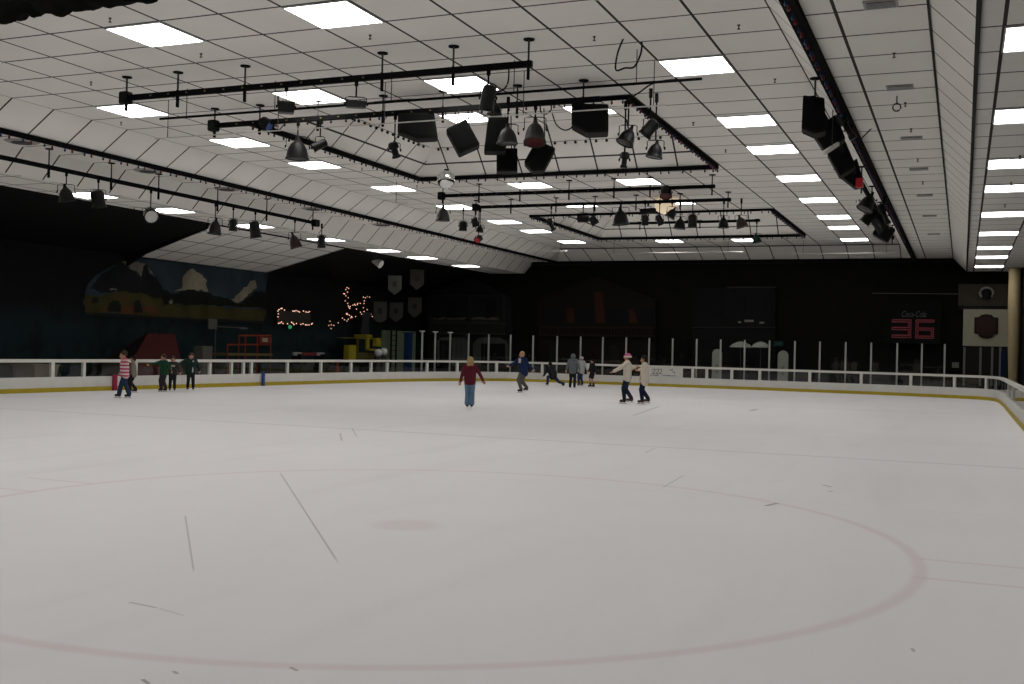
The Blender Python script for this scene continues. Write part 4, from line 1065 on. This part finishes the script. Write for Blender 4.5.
for k in range(38): A = at_y(430+2*k, 323, Y-.2)-o; B = at_y(430+2*k, 333, Y-.2)-o; q.beam(A, B, .04, .05)
q.beam(at_y(429, 323, Y-.2)-o, at_y(506, 323.5, Y-.2)-o, .05, .08); q.beam(at_y(429, 333.5, Y-.2)-o, at_y(506, 334, Y-.2)-o, .05, .08); q.build('balcony_railing', dm('dark_rail', (.03, .03, .027)), t)
for pts, dr in (([(437, 366), (437, 341), (441, 337.5), (464, 337.5), (467, 341), (467, 366)], rect(439.5, 340, 452, 366)), ([(472.5, 366), (473, 344), (477, 339), (484, 337), (499, 337.5), (506, 341), (508, 346), (508, 366)], rect(481, 343.5, 505, 366))):
    a_ = plate(pts, Y-.06, .06, 'arch_panel', dm('arch_plaster', (.055, .058, .048)), t, o); plate(dr, Y-.09, .03, 'doorway', M['window_black'], a_, o)
o = at_y(595, 360, Y); o.z = 0
t = thing('chalet_front', 'dark brown timber house front with dim orange panels, middle of the far wall', 'house front', o)
plate([(538, 300), (595, 276), (655, 300), (655, 366), (538, 366)], Y, .25, 'wall', dm('timber_dark', (.009, .007, .006)), t, o)
for pts in (rect(567, 308, 574, 323), [(594, 292), (603, 292), (605, 323), (596, 323)], [(628.5, 310), (634, 310), (637.5, 323), (629.5, 323)]):
    plate(pts, Y-.05, .05, 'shutter', dm('dim_orange', (.028, .011, .006)), t, o)
for u0, u1 in ((543, 562), (578, 593), (607, 627), (640, 653)): plate(rect(u0, 308, u1, 323), Y-.04, .04, 'window', M['window_black'], t, o)
q = MB()
for k in range(40): q.beam(at_y(540+2.85*k, 327, Y-.2)-o, at_y(540+2.85*k, 335, Y-.2)-o, .06, .05)
q.beam(at_y(539, 327, Y-.2)-o, at_y(656, 327.5, Y-.2)-o, .05, .1); q.beam(at_y(539, 335, Y-.2)-o, at_y(656, 336, Y-.2)-o, .05, .1); q.build('balcony_railing', dm('brown_rail', (.018, .011, .008)), t)
for u0, u1 in ((549, 556), (610, 618)): plate(rect(u0, 345, u1, 366), Y-.05, .05, 'door', dm('dim_green', (.011, .013, .008)), t, o)
o = at_y(733, 360, Y); o.z = 0
t = thing('shop_front', 'very dark shop front with small pale plaques above two white parasols', 'house front', o)
plate(rect(692, 288, 775, 368), Y, .25, 'wall', dm('shop_dark', (.006, .0065, .0065)), t, o)
for u0, u1, v0, v1 in ((727, 776, 286.5, 288), (692, 776, 327, 328)): plate(rect(u0, v0, u1, v1), Y-.08, .08, 'moulding', M['chalet_beam'], t, o)
for u0, u1 in ((697, 722), (728, 744), (762, 773)): plate(rect(u0, 295, u1, 318), Y-.04, .04, 'window', M['window_black'], t, o)
for r4 in ((744.5, 319.8, 753.5, 322), (738, 321.3, 741, 323), (759.5, 321.8, 764, 323.6)): plate(rect(*r4), Y-.05, .05, 'plaque', dm('pale_plaque', (.15, .145, .13)), t, o)
# parasols, arched boards, teal sign
for lab, u0, u1, v0 in (('pale open parasol on the mural side of the pair at the far wall', 729.5, 752, 342.5), ('pale open parasol on the column side of the pair at the far wall', 751.5, 770, 341.5)):
    C = at_y((u0+u1)/2, 347, 54.9 if u0 < 740 else 54.2); s = ppm(C); R = (u1-u0)/s/2; h = 5.5/s
    t = thing('parasol', lab, 'parasol', (C.x, C.y, 0), 0, 'parasols by the shop front')
    MB().lathe([(R, C.z), (R*.8, C.z+h*.45), (R*.45, C.z+h*.8), (.04, C.z+h), (.001, C.z+h), (.001, C.z+h*.9), (R*.5, C.z+h*.65), (R*.97, C.z-.03)], 16).build('canopy', dm('parasol_cloth', (.27, .27, .24)), t, True)
    MB().cyl((0, 0, .05), (0, 0, C.z+h), .025, n=8).build('pole', M['rod'], t); MB().cyl((0, 0, 0), (0, 0, .08), .28, n=16).build('base', M['black2'], t)
for lab, u0, u1, v0 in (('pale round-topped board behind the screen, parasol side', 712.3, 722, 349), ('pale round-topped board behind the screen, scoreboard side', 778, 788.3, 350.5)):
    C = at_y((u0+u1)/2, v0, 54.3); s = ppm(C); w_ = (u1-u0)/s; r = w_/2
    t = thing('arched_board', lab, 'board', (C.x, C.y, 0), 0, 'round-topped boards')
    P = [(-r, 0, .12), (r, 0, .12)]+[(r*math.cos(a*PI/10), 0, C.z-r+r*math.sin(a*PI/10)) for a in range(11)]
    MB().prism(P, (0, .08, 0)).build('panel', dm('board_ivory', (.27, .28, .24)), t); MB().box((0, .04, .06), (w_*1.1, .5, .12)).build('foot', M['black2'], t)
    MB().prism([(x*.3, -.01, z*.25+C.z*.35) for x, y, z in P], (0, .01, 0)).build('emblem', dm('board_print', (.2, .2, .17)), t)
C = at_y(778.5, 343.7, 55.6); t = thing('wall_sign', 'small dim teal sign beside the parasols', 'sign', C); s = ppm(C)
MB().box((0, 0, 0), (9/s, .06, 5/s), None).build('board', dm('teal', (.010, .045, .04)), t); MB().box((0, -.035, 0), (5/s, .01, 1.2/s)).build('stripe', dm('teal_pale', (.025, .065, .06)), t)
MB().box((0, .15, 0), (.1, .3, .1)).build('bracket', M['black'], t)
# scoreboard
Ys = 55.7; C = at_y(913, 322, Ys); s = ppm(C); t = thing('scoreboard', 'black scoreboard with dim red numerals and a cursive drink name', 'scoreboard', C)
MB().box((0, .12, 0), (52/s, .25, 44/s)).build('cabinet', dm('board_black', (.004, .0045, .004)), t, bevel=.03)
MB().box((0, .42, 0), (1.2, .36, .5)).build('wall_mount', M['black'], t)
def seven(u0, v0, u1, v1, segs, name):
    a, c = at_y(u0, v0, Ys)-C, at_y(u1, v1, Ys)-C; x0, x1, zt, zb = a.x, c.x, a.z, c.z; zm = (zt+zb)/2; th = (x1-x0)*.17; q = MB()
    def bar(xa, za, xb, zb_):  # hollow outlined segment
        e = .05
        for p in (((xa+xb)/2, za-e/2, xb-xa, e), ((xa+xb)/2, zb_+e/2, xb-xa, e), (xa+e/2, (za+zb_)/2, e, za-zb_), (xb-e/2, (za+zb_)/2, e, za-zb_)): q.box((p[0], -.012, p[1]), (p[2], .03, p[3]))
    if 'a' in segs: bar(x0, zt, x1, zt-th)
    if 'g' in segs: bar(x0, zm+th/2, x1, zm-th/2)
    if 'd' in segs: bar(x0, zb+th, x1, zb)
    for k, xx, za, zz in (('f', x0, zt-th, zm+th/2), ('b', x1-th, zt-th, zm+th/2), ('e', x0, zm-th/2, zb+th), ('c', x1-th, zm-th/2, zb+th)):
        if k in segs: bar(xx, za-.02, xx+th, zz+.02)
    q.build(name, M['digit'], t)
seven(892, 319.2, 911.3, 338, 'abgcd', 'digit'); seven(915.5, 319.4, 934, 338.8, 'afgedc', 'digit')
text('Coca-Cola', .42, t, at_y(913.5, 314, Ys)-C+Vector((0, -.03, -.02)), (PI/2, 0, 0), dm('logo_grey', (.08, .08, .08)), 'logo', .35, .62)
A, B = at_y(872, 293.2, 56.0), at_y(958, 294, 56.0); pipe('wall_rail', [A, B], .014, dm('dull_pipe', (.14, .135, .12)), 'thin pale pipe running level on the dark wall above the scoreboard')
# corner by the column
Yc = 56.0
def slab(name, u0, v0, u1, v1, y, m): a, c = at_y(u0, v0, y), at_y(u1, v1, y); q = MB(); q.box(((a.x+c.x)/2, y+.06, (a.z+c.z)/2), (c.x-a.x, .12, a.z-c.z)); return struct(q.build(name, m))
slab('wall_corner', 963.5, 309, 1024, 347, Yc, dm('beige_plaster', (.27, .25, .185)))
slab('wall_corner_upper', 958.5, 284, 1024, 306, Yc, dm('brown_panel', (.042, .036, .026)))
slab('trim_7', 958.5, 306, 1024, 309, Yc-.06, M['black'])
slab('door_2', 963.5, 347, 1024, 386, Yc, dm('door_dark', (.016, .014, .012)))
for i, u in enumerate((964, 980.3, 992, 1000)): slab('trim_%d' % (8+i), u-.7, 347, u+.7, 386, Yc-.1, dm('door_post', (.13, .13, .12)))
C = at_y(986.2, 326.5, Yc-.08); s = ppm(C); t = thing('wall_plaque', 'dark maroon shaped plaque on the beige wall by the column', 'plaque', C)
P = [(-11, 9), (-6.5, 9.5), (-5, 11.5), (0, 12.5), (5, 11.5), (6.5, 9.5), (11, 9), (11, -7), (7, -8), (6, -10.5), (2, -12), (-2, -12), (-6, -10.5), (-7, -8), (-11, -7)]
MB().prism([(x/s, 0, z/s) for x, z in P], (0, .1, 0)).build('backboard', dm('maroon', (.022, .012, .012)), t, bevel=.01); MB().prism([(x/s*.8, -.02, z/s*.8) for x, z in P], (0, .02, 0)).build('inner_field', dm('maroon_in', (.03, .017, .016)), t)
C = at_y(986.5, 293, Yc-.1); s = ppm(C); t = thing('wall_lantern', 'white horseshoe-shaped lantern on the brown panel above the plaque', 'lantern', C)
MB().tube([(6*math.cos(a*PI/12)/s, 0, (max(-4, 5.5*math.sin(a*PI/12)))/s) for a in range(-3, 16)], 1.1/s, 8).build('arch', dm('lantern_white', (.22, .22, .19)), t, True)
MB().lathe([(.001, -6/s), (3.5/s, -6/s), (4.5/s, 0), (3/s, 3/s), (.001, 4/s)], 14).build('lamp_body', M['black'], t, True)
C = at_y(955.5, 365, 55.6); s = ppm(C); t = thing('wall_notice', 'small pale notice low on the dark wall beside the corner doorway', 'notice', C)
MB().box((0, 0, 0), (6.5/s, .04, 5.5/s)).build('sheet', dm('notice_pale', (.11, .115, .10)), t); MB().box((0, .25, 0), (.06, .5, .06)).build('bracket', M['black'], t)
C = at_y(1003, 362, 54.9); s = ppm(C); t = thing('pad', 'narrow dark blue pad standing beside the pale column', 'pad', (C.x, C.y, 0)); BLP = dm('blue_pad', (.007, .014, .05))
zt_ = at_y(1003, 350.5, 54.9).z; MB().box((0, 0, zt_/2), (4/s, .2, zt_)).build('cushion', BLP, t, bevel=.03); MB().box((0, 0, .03), (5/s, .3, .06)).build('base', M['black'], t)
# column
C = at_y(1013, 380, 54.2); s = ppm(C); zt_ = at_y(1014, 266, 54.2).z; x = C.x
prof = [(.001, 0), (7.2, 0), (7.2, .25), (5.5, .42), (4.3, .75), (4.6, 1.2), (5.5, 2.4), (6.1, 3.6), (6.2, 4.6), (5.9, zt_-.3), (6.6, zt_-.12), (7.4, zt_), (.001, zt_)]
q = MB(); q.lathe([(r/s if r > .01 else r, z) for r, z in prof], 24, Matrix.Translation((x, C.y, 0)))
o = q.build('column', dm('column_cream', (.30, .24, .135)), None, True); struct(o)
q = MB(); q.prism([(x-.6, C.y-.3, zt_), (2.6, C.y-.3, zt_), (2.6, C.y-.3, Z2), (x+.3, C.y-.3, Z2)], (0, .6, 0)); struct(q.build('trim_13', M['black']))

# ------------------------------------------------------------------ skaters
def capsule(q, a, c, ra, rb, n=12):
    a, c = Vector(a), Vector(c); d = c-a
    if d.length < 1e-5: q.ball(a, max(ra, rb), n, 8); return
    d.normalize(); ref = Vector((0, 1, 0)) if abs(d.y) < .9 else Vector((1, 0, 0)); x = d.cross(ref).normalized(); y = d.cross(x)
    T = Matrix((x, y, d)).transposed().to_4x4(); L_ = (c-a).length
    prof = [(.0005, -ra)]+[(ra*math.cos(k*PI/8), ra*math.sin(k*PI/8)) for k in (-3, -2, -1, 0)]+[(rb*math.cos(k*PI/8), L_+rb*math.sin(k*PI/8)) for k in (0, 1, 2, 3)]+[(.0005, L_+rb)]
    q.lathe(prof, n, Matrix.Translation(a) @ T)
def fuse(q, name, m, parent, vox, smooth=2, factor=.5):
    o = q.build(name+'_raw', m, None)
    r = o.modifiers.new('r', 'REMESH'); r.mode = 'VOXEL'; r.voxel_size = vox; r.use_smooth_shade = True
    s = o.modifiers.new('s', 'SMOOTH'); s.iterations = smooth; s.factor = factor
    dg = bpy.context.evaluated_depsgraph_get(); me = bpy.data.meshes.new_from_object(o.evaluated_get(dg)); old = o.data
    bpy.data.objects.remove(o); bpy.data.meshes.remove(old); me.name = name
    me.materials.clear()
    for z in (m if isinstance(m, list) else [m]): me.materials.append(z)
    for p in me.polygons: p.use_smooth = True; p.material_index = 0
    o2 = bpy.data.objects.new(name, me); col.objects.link(o2)
    if parent: o2.parent = parent
    return o2
def cm(name, c, rough=.85): 
    if name not in M: M[name] = mat(name, c, rough, noise=.2, scale=25, spec=.15)
    return M[name]
def stripes(name, a, b_, pitch):
    m, nt, bb = newmat(name); n = NT(nt); f = n.m('LESS_THAN', n.m('PINGPONG', n.z, pitch/2), pitch/4)
    nt.links.new(n.mix(f, a, b_), bb.inputs['Base Color']); bb.inputs['Roughness'].default_value = .9; M[name] = m; return m
HAIR = {'brown': cm('hair_brown', (.045, .028, .018)), 'blond': cm('hair_blond', (.34, .23, .11)), 'dark': cm('hair_dark', (.012, .010, .009))}
EYEM = cm('eye_dark', (.02, .015, .012), .3)
def skater(px, py, H, label, face, top, pants, boots, feet, arms, hair='brown', hairlen=0, lean=(0, 0), crouch=0, hat=None, hood=None, shorts=False, hem=.47, flare=1.0, bulk=1.0, headtilt=(0, 0), headk=1.0, sleeves=True, pub=None, extra=None):
    P = at_z(px, py+1.3, 0); t = thing('person', label, 'person', P, -math.atan2(P.x, P.y), 'skaters on the ice')
    f = Vector((face[0], face[1], 0)).normalized(); r = Vector((f.y, -f.x, 0)); Z = Vector((0, 0, 1)); SK = .035   # skate sole height
    pel = Vector((0, 0, (.506-crouch)*H+SK)) + (Vector((pub[0], pub[1], 0))*H if pub else Vector())
    ln = Vector((lean[0], lean[1], 0))
    tl = (Z + ln).normalized()
    waist = pel+tl*.10*H; chest = pel+tl*.22*H; sh = pel+tl*.295*H; neck = pel+tl*.335*H
    hd = neck+(Z+ln*.5+Vector((headtilt[0], headtilt[1], 0))).normalized()*.075*H*(.5+.5*headk)
    rh = .066*H*headk
    J = {}
    for s, k in ((1, 'R'), (-1, 'L')):
        J['hip'+k] = pel+r*s*.05*H-Z*.01*H
        a = Vector((feet[k][0]*H, feet[k][1]*H, feet[k][2]*H+.075*H+SK)); J['ank'+k] = a
        h = J['hip'+k]; d = a-h; L1, L2 = .226*H, .216*H
        if d.length > (L1+L2)*.995: a = h+d.normalized()*(L1+L2)*.995; J['ank'+k] = a; d = a-h
        m_ = (L1*L1-L2*L2+d.length_squared)/(2*d.length); hgt = math.sqrt(max(0, L1*L1-m_*m_))
        bend = (f-d.normalized()*f.dot(d.normalized())); bend = bend.normalized() if bend.length > .05 else Z
        J['kn'+k] = h+d.normalized()*m_+bend*hgt
        S = sh+r*s*.105*H*bulk; J['sh'+k] = S
        e = S+Vector(arms[k][0])*H; w_ = e+Vector(arms[k][1])*H; J['el'+k] = e; J['wr'+k] = w_
    # body: one surface
    q = MB()
    fh = (f+Vector((headtilt[0], headtilt[1], 0))*.6).normalized(); fh = (fh-Z*(.25 if headtilt != (0, 0) else 0)).normalized()
    q.ball(hd, rh, 16, 12, (.86, .9, 1.12)); capsule(q, hd-Z*rh*.55+fh*rh*.35, hd-Z*rh*.75+fh*rh*.45, rh*.45, rh*.4)
    capsule(q, hd+fh*rh*.85-Z*rh*.05, hd+fh*rh*1.05-Z*rh*.28, rh*.11, rh*.17, 8)
    for s in (-1, 1): q.ball(hd+r*s*rh*.88-Z*rh*.1, rh*.22, 8, 6, (.6, .7, 1.2))
    capsule(q, neck-tl*.03*H, hd-Z*rh*.5, .034*H, .03*H)
    for s in (-1, 1): capsule(q, pel+r*s*.04*H, chest+r*s*.055*H, .06*H, .062*H); capsule(q, chest+r*s*.05*H, sh+r*s*.06*H, .055*H, .045*H)
    for k, s in (('R', 1), ('L', -1)):
        capsule(q, sh+r*s*.04*H, J['sh'+k], .042*H, .036*H); capsule(q, J['sh'+k], J['el'+k], .032*H, .025*H); capsule(q, J['el'+k], J['wr'+k], .025*H, .018*H)
        capsule(q, J['hip'+k], J['kn'+k], .054*H, .036*H); capsule(q, J['kn'+k], J['ank'+k], .036*H, .024*H); capsule(q, J['ank'+k], J['ank'+k]-Z*.05*H+f*.06*H, .024*H, .02*H)
        # hand: palm, four fingers, thumb
        hdv = (J['wr'+k]-J['el'+k]).normalized(); sd = hdv.cross(f); sd = sd.normalized() if sd.length > .1 else r; nn = sd.cross(hdv)
        pl = .05*H; b0 = J['wr'+k]
        for j in (-1, 0, 1): capsule(q, b0+sd*j*.010*H, b0+hdv*pl+sd*j*.014*H, .012*H, .011*H, 8)
        for j, L_ in zip((-1.5, -.5, .5, 1.5), (.036, .043, .040, .030)):
            p0 = b0+hdv*pl+sd*j*.0125*H; p1 = p0+(hdv+sd*j*.06)*L_*.55*H; p2 = p1+(hdv*.8+nn*.5)*L_*.5*H
            capsule(q, p0, p1, .0062*H, .0056*H, 8); capsule(q, p1, p2, .0056*H, .0048*H, 8)
        p0 = b0+hdv*.015*H-sd*.016*H; p1 = p0+(hdv*.6-sd*.8)*.024*H; capsule(q, p0, p1, .0075*H, .0065*H, 8); capsule(q, p1, p1+(hdv*.9-sd*.2)*.02*H, .0065*H, .0055*H, 8)
    fuse(q, 'body', M['skin'], t, .0075, 2)
    for s in (-1, 1): MB().ball(hd+fh*rh*.84+r*s*rh*.34+Z*rh*.06, rh*.11, 8, 6).build('eye', EYEM, t)
    MB().ball(hd+fh*rh*.86-Z*rh*.5, rh*.18, 8, 6, (1, 1, .4)).build('mouth', cm('lips', (.30, .10, .09)), t)
    # top
    q = MB(); b_ = bulk
    hemz = pel-tl*(.515-hem-.02)*H if hem < .5 else pel
    for s in (-1, 1):
        capsule(q, hemz+r*s*.042*H*b_, chest+r*s*.055*H*b_, .073*H*b_, .072*H*b_); capsule(q, chest+r*s*.055*H*b_, sh+r*s*.065*H, .068*H*b_, .053*H)
    capsule(q, sh+tl*.01*H, neck-tl*.012*H, .05*H, .044*H)
    for k, s in (('R', 1), ('L', -1)):
        capsule(q, sh+r*s*.04*H, J['sh'+k], .052*H, .046*H*b_); capsule(q, J['sh'+k], J['el'+k], .044*H*b_, .036*H*b_)
        if sleeves: capsule(q, J['el'+k], J['wr'+k], .036*H*b_, .029*H*b_)
    fuse(q, 'jacket' if bulk > 1.05 else 'shirt', top, t, .010, 3)
    # trousers
    q = MB()
    for s in (-1, 1): capsule(q, pel+r*s*.035*H+Z*.03*H, J['hip'+('R' if s > 0 else 'L')], .066*H, .066*H)
    for k in 'RL':
        capsule(q, J['hip'+k], J['kn'+k] if not shorts else J['hip'+k].lerp(J['kn'+k], .75), .066*H, .047*H if not shorts else .06*H)
        if not shorts: capsule(q, J['kn'+k], J['ank'+k]+Z*.0, .047*H, .040*H*flare)
    fuse(q, 'shorts' if shorts else 'trousers', pants, t, .010, 2)
    # skates
    for k in 'RL':
        a = J['ank'+k]; q = MB(); up_ = (J['kn'+k]-a).normalized()
        capsule(q, a+up_*.05*H, a-Z*.005*H, .036*H, .036*H); capsule(q, a-Z*.035*H-f*.012*H, a-Z*.04*H+f*.075*H, .033*H, .026*H)
        b1 = fuse(q, 'skate', boots, t, .009, 2)
        bl = MB(); zb = a.z-.075*H-SK+.004
        bl.box(Vector((a.x, a.y, zb+.012))+f*.03*H, (.006, .17*H, .024), Matrix((r, f, Z)).transposed()); 
        for dq in (-.01, .065): bl.box(Vector((a.x, a.y, zb+.045))+f*dq*H, (.012, .03*H, .06), Matrix((r, f, Z)).transposed())
        bl.build('blade', M['steel'], b1)
    # hair, hat, hood
    if hood:
        q = MB(); q.ball(hd-fh*rh*.12+Z*rh*.05, rh*1.18, 16, 12, (.95, 1, 1.15)); o = fuse(q, 'hood', hood, t, .009, 2)
        MB().ball(hd+fh*rh*.62-Z*rh*.1, rh*.72, 14, 10, (.9, .9, 1.1)).build('hood_opening', M['skin'], t, True)
    else:
        q = MB(); q.ball(hd-fh*rh*.16+Z*rh*.18, rh*1.06, 16, 12, (.92, .97, 1.0))
        if hairlen: 
            for s in (-1, 0, 1): capsule(q, hd-fh*rh*.35+r*s*rh*.55, hd-fh*rh*.45+r*s*rh*.62-Z*rh*(1.0+hairlen), rh*.5, rh*.35)
        else: capsule(q, hd-fh*rh*.35, hd-fh*rh*.4-Z*rh*.5, rh*.75, rh*.6)
        fuse(q, 'hair', HAIR[hair], t, .008, 2)
    if hat:
        m1, m2 = hat; q = MB(); q.lathe([(.001, rh*1.25), (rh*.5, rh*1.18), (rh*.9, rh*.85), (rh*1.14, rh*.3), (rh*1.14, .1*rh), (.001, .1*rh)], 18, Matrix.Translation(hd-fh*rh*.1)); h_ = q.build('hat', m1, t, True)
        q = MB(); q.lathe([(rh*1.0, -.15*rh), (rh*1.2, -.12*rh), (rh*1.24, .1*rh), (rh*1.2, .4*rh), (rh*1.0, .42*rh)], 18, Matrix.Translation(hd-fh*rh*.08)); q.build('hat_band', m2, h_, True)
    if extra: extra(t, dict(J=J, H=H, r=r, f=f, sh=sh, chest=chest, pel=pel, hd=hd, rh=rh))
    return t
DN = ((0, 0, -.15), (0, 0, -.14))
bootk = cm('boot_black', (.015, .014, .014), .4); bootb = cm('boot_brown', (.05, .025, .018), .5)
jean = cm('jean_blue', (.018, .034, .072)); navy = cm('jean_navy', (.008, .013, .028)); ljean = cm('jean_light', (.10, .17, .26)); blk = cm('cloth_black', (.012, .012, .014)); khaki = cm('khaki', (.075, .072, .06))
pinkst = stripes('pink_white_stripes', (.42, .035, .10), (.62, .52, .50), .10)
skater(124.0, 396.8, 1.35, 'brown-haired skater in a pink and white striped top and blue jeans', (-1, -.35), pinkst, jean, bootk, {'R': (.10, -.06, .0), 'L': (-.10, .06, 0)},
       {'R': ((.05, -.05, -.15), (.0, -.08, -.13)), 'L': ((-.02, .06, -.15), (-.08, .02, -.10))}, 'brown', 0, (-.03, 0), .01, headtilt=(-.25, 0), headk=1.15, hem=.46, bulk=1.08, flare=1.25)
skater(133.5, 391.3, 1.22, 'skater in dark clothes mostly hidden behind the striped skater', (-1, 0), cm('grey_beige', (.22, .19, .16)), blk, bootk, {'R': (.05, -.04, 0), 'L': (-.08, .04, 0)},
       {'R': DN, 'L': DN}, 'dark', 0, (-.08, 0), .05, headk=1.1)
skater(163.3, 390.6, 1.20, 'child in a green sweater pointing one arm along the barrier', (-.75, -.6), cm('green_sweater', (.009, .05, .022)), cm('plum_trousers', (.03, .02, .03)), bootk, {'R': (-.055, -.03, 0), 'L': (.06, .03, 0)},
       {'R': ((-.14, -.06, -.05), (-.15, -.04, -.03)), 'L': ((.06, .0, -.14), (.06, -.06, -.10))}, 'brown', 0, (-.03, 0), .0, headk=1.2, hem=.47, bulk=1.08, flare=1.2)
def chest_print(t, d): MB().prism([d['chest']+d['f']*.073*d['H']+d['r']*x*d['H']+Vector((0, 0, z*d['H'])) for x, z in ((-.055, .03), (.055, .03), (.055, -.03), (-.055, -.03))], d['f']*.012*d['H']).build('chest_print', cm('print_pale', (.25, .28, .22)), t)
skater(172.3, 390.2, 1.15, 'child in a dark shirt with a pale chest print, between two friends', (0, -1), cm('shirt_charcoal', (.03, .03, .03)), cm('trouser_ink', (.013, .015, .02)), bootk, {'R': (-.07, -.02, 0), 'L': (.06, 0, 0)},
       {'R': ((-.03, -.05, -.13), (.06, -.09, -.03)), 'L': ((.06, -.02, -.13), (.03, -.06, -.12))}, 'brown', 0, (0, 0), .01, headk=1.2, hem=.46, bulk=1.0, extra=chest_print)
def stripe_side(t, d):
    p = d['pel']; H = d['H']; MB().beam(p+d['f']*.082*H-d['r']*.045*H-Vector((0, 0, .03*H)), d['sh']+d['f']*.062*H-d['r']*.055*H, .035*H, .012*H).build('white_stripe', cm('stripe_white', (.42, .45, .40)), t)
skater(190.2, 389.3, 1.25, 'child in a dark green jacket with a white stripe, one elbow raised', (.1, -1), cm('jacket_bottle', (.010, .024, .02)), cm('trouser_coal', (.010, .011, .014)), bootb, {'R': (-.07, 0, 0), 'L': (.075, 0, 0)},
       {'R': ((-.11, -.05, -.05), (-.07, -.07, -.06)), 'L': ((.07, 0, -.14), (.03, 0, -.13))}, 'brown', 0, (0, 0), .0, headk=1.15, hem=.44, bulk=1.15, extra=stripe_side)
skater(469.3, 407.0, 1.42, 'fair-haired woman in a maroon top and light jeans seen from behind', (.05, 1), cm('maroon_top', (.10, .012, .022)), ljean, bootk, {'R': (.045, .0, 0), 'L': (-.045, 0, 0)},
       {'R': ((.085, -.02, -.14), (.065, -.02, -.12)), 'L': ((-.05, 0, -.15), (-.03, .0, -.14))}, 'blond', .3, (0, .02), .0, headk=1.05, hem=.48, flare=1.35)
def shirt_front(t, d): MB().beam(d['chest']+d['f']*.08*d['H']-Vector((0, 0, .02)), d['sh']+d['f']*.066*d['H']+Vector((0, 0, .03)), .06*d['H'], .012).build('shirt_front', cm('shirt_cream', (.48, .43, .33)), t)
skater(522.8, 391.3, 1.64, 'fair-haired skater in a blue jacket and grey trousers gliding with arms out', (-.8, -.6), cm('jacket_blue', (.008, .018, .062)), khaki, bootk, {'R': (-.045, -.05, 0), 'L': (.09, .06, .03)},
       {'R': ((-.10, -.04, -.09), (-.12, -.05, -.06)), 'L': ((.07, .05, -.12), (.10, .0, -.10))}, 'blond', 0, (-.12, -.04), .03, headk=1.0, hem=.45, bulk=1.12, extra=shirt_front)
skater(553.5, 384.6, 1.48, 'skater in dark clothes lunging low with one leg stretched back', (-.55, .85), cm('jacket_black', (.012, .013, .018)), cm('jean_dusk', (.02, .032, .065)), bootk, {'R': (.32, -.06, -.01), 'L': (-.19, .05, 0)},
       {'R': ((.06, .0, -.13), (.02, .1, -.10)), 'L': ((-.05, .05, -.14), (-.06, .1, -.10))}, 'dark', 0, (-.30, .25), .24, headk=1.0, bulk=1.1, pub=(-.02, 0))
hood_grey = cm('hoodie_grey', (.12, .14, .145))
skater(572.2, 387.2, 1.50, 'skater in a grey hooded sweatshirt with the hood up and black trousers', (.2, 1), hood_grey, blk, bootk, {'R': (.065, 0, 0), 'L': (-.065, -.02, 0)},
       {'R': ((.06, .0, -.14), (.03, .05, -.12)), 'L': ((-.065, -.02, -.14), (-.02, .02, -.14))}, 'dark', 0, (.02, 0), .0, hood=hood_grey, bulk=1.0, hem=.46)
skater(580.7, 384.6, 1.38, 'small skater in a white jacket and white hat beside the grey hood', (-.6, -.8), cm('jacket_white', (.36, .37, .36)), cm('trouser_blue', (.015, .025, .06)), bootk, {'R': (-.06, 0, 0), 'L': (.05, .02, 0)},
       {'R': ((-.03, -.06, -.12), (-.06, -.08, .05)), 'L': ((.07, 0, -.13), (.04, -.02, -.12))}, 'brown', 0, (0, 0), .0, hat=(cm('hat_white', (.42, .42, .40)), cm('hat_trim', (.35, .35, .34))), bulk=1.12, hem=.42)
skater(592, 386.0, 1.27, 'skater in black shirt and shorts with bare shins and black boots', (-.8, -.5), blk, cm('shorts_black', (.013, .013, .014)), bootk, {'R': (-.06, -.03, 0), 'L': (.06, .03, 0)},
       {'R': ((-.03, -.02, -.14), (-.05, -.04, -.12)), 'L': ((.05, 0, -.14), (.0, -.03, -.13))}, 'dark', 0, (-.02, 0), .0, shorts=True, headk=1.05)
cream = cm('sweater_cream', (.58, .52, .43))
skater(626.8, 402.5, 1.62, 'woman in a pink hat and cream sweater skating with one arm held low', (-1, .1), cream, navy, bootb, {'R': (.085, -.04, .03), 'L': (-.05, .04, 0)},
       {'L': ((-.12, -.02, -.10), (-.13, -.02, -.07)), 'R': ((.08, -.06, -.11), (.06, -.03, .02))}, 'brown', 0, (-.02, 0), .0, hat=(cm('hat_pink', (.50, .09, .22)), cm('hat_cream', (.58, .50, .44))), bulk=1.12, hem=.48)
skater(643.8, 403.0, 1.57, 'dark-haired woman in a long cream sweater skating behind the pink hat', (-1, -.15), cream, navy, bootb, {'R': (.085, -.03, .03), 'L': (-.035, .03, 0)},
       {'L': ((-.06, .04, -.10), (-.065, .03, -.01)), 'R': ((-.01, -.06, -.14), (-.05, -.04, -.12))}, 'dark', .2, (.0, 0), .0, bulk=1.1, hem=.42, headtilt=(-.3, 0))

# ------------------------------------------------------------------ world and view
w = bpy.data.worlds.new('world'); bpy.context.scene.world = w; w.use_nodes = True
w.node_tree.nodes['Background'].inputs[0].default_value = (.02, .02, .022, 1); w.node_tree.nodes['Background'].inputs[1].default_value = .3
sc = bpy.context.scene
sc.view_settings.view_transform = 'Standard'; sc.view_settings.look = 'None'; sc.view_settings.gamma = 1
sc.view_settings.use_curve_mapping = False; sc.view_settings.exposure = 0.08
sc.cycles.use_denoising = True; sc.cycles.max_bounces = 6; sc.cycles.diffuse_bounces = 4; sc.cycles.caustics_reflective = False
sc.cycles.transparent_max_bounces = 16; sc.cycles.use_light_tree = True
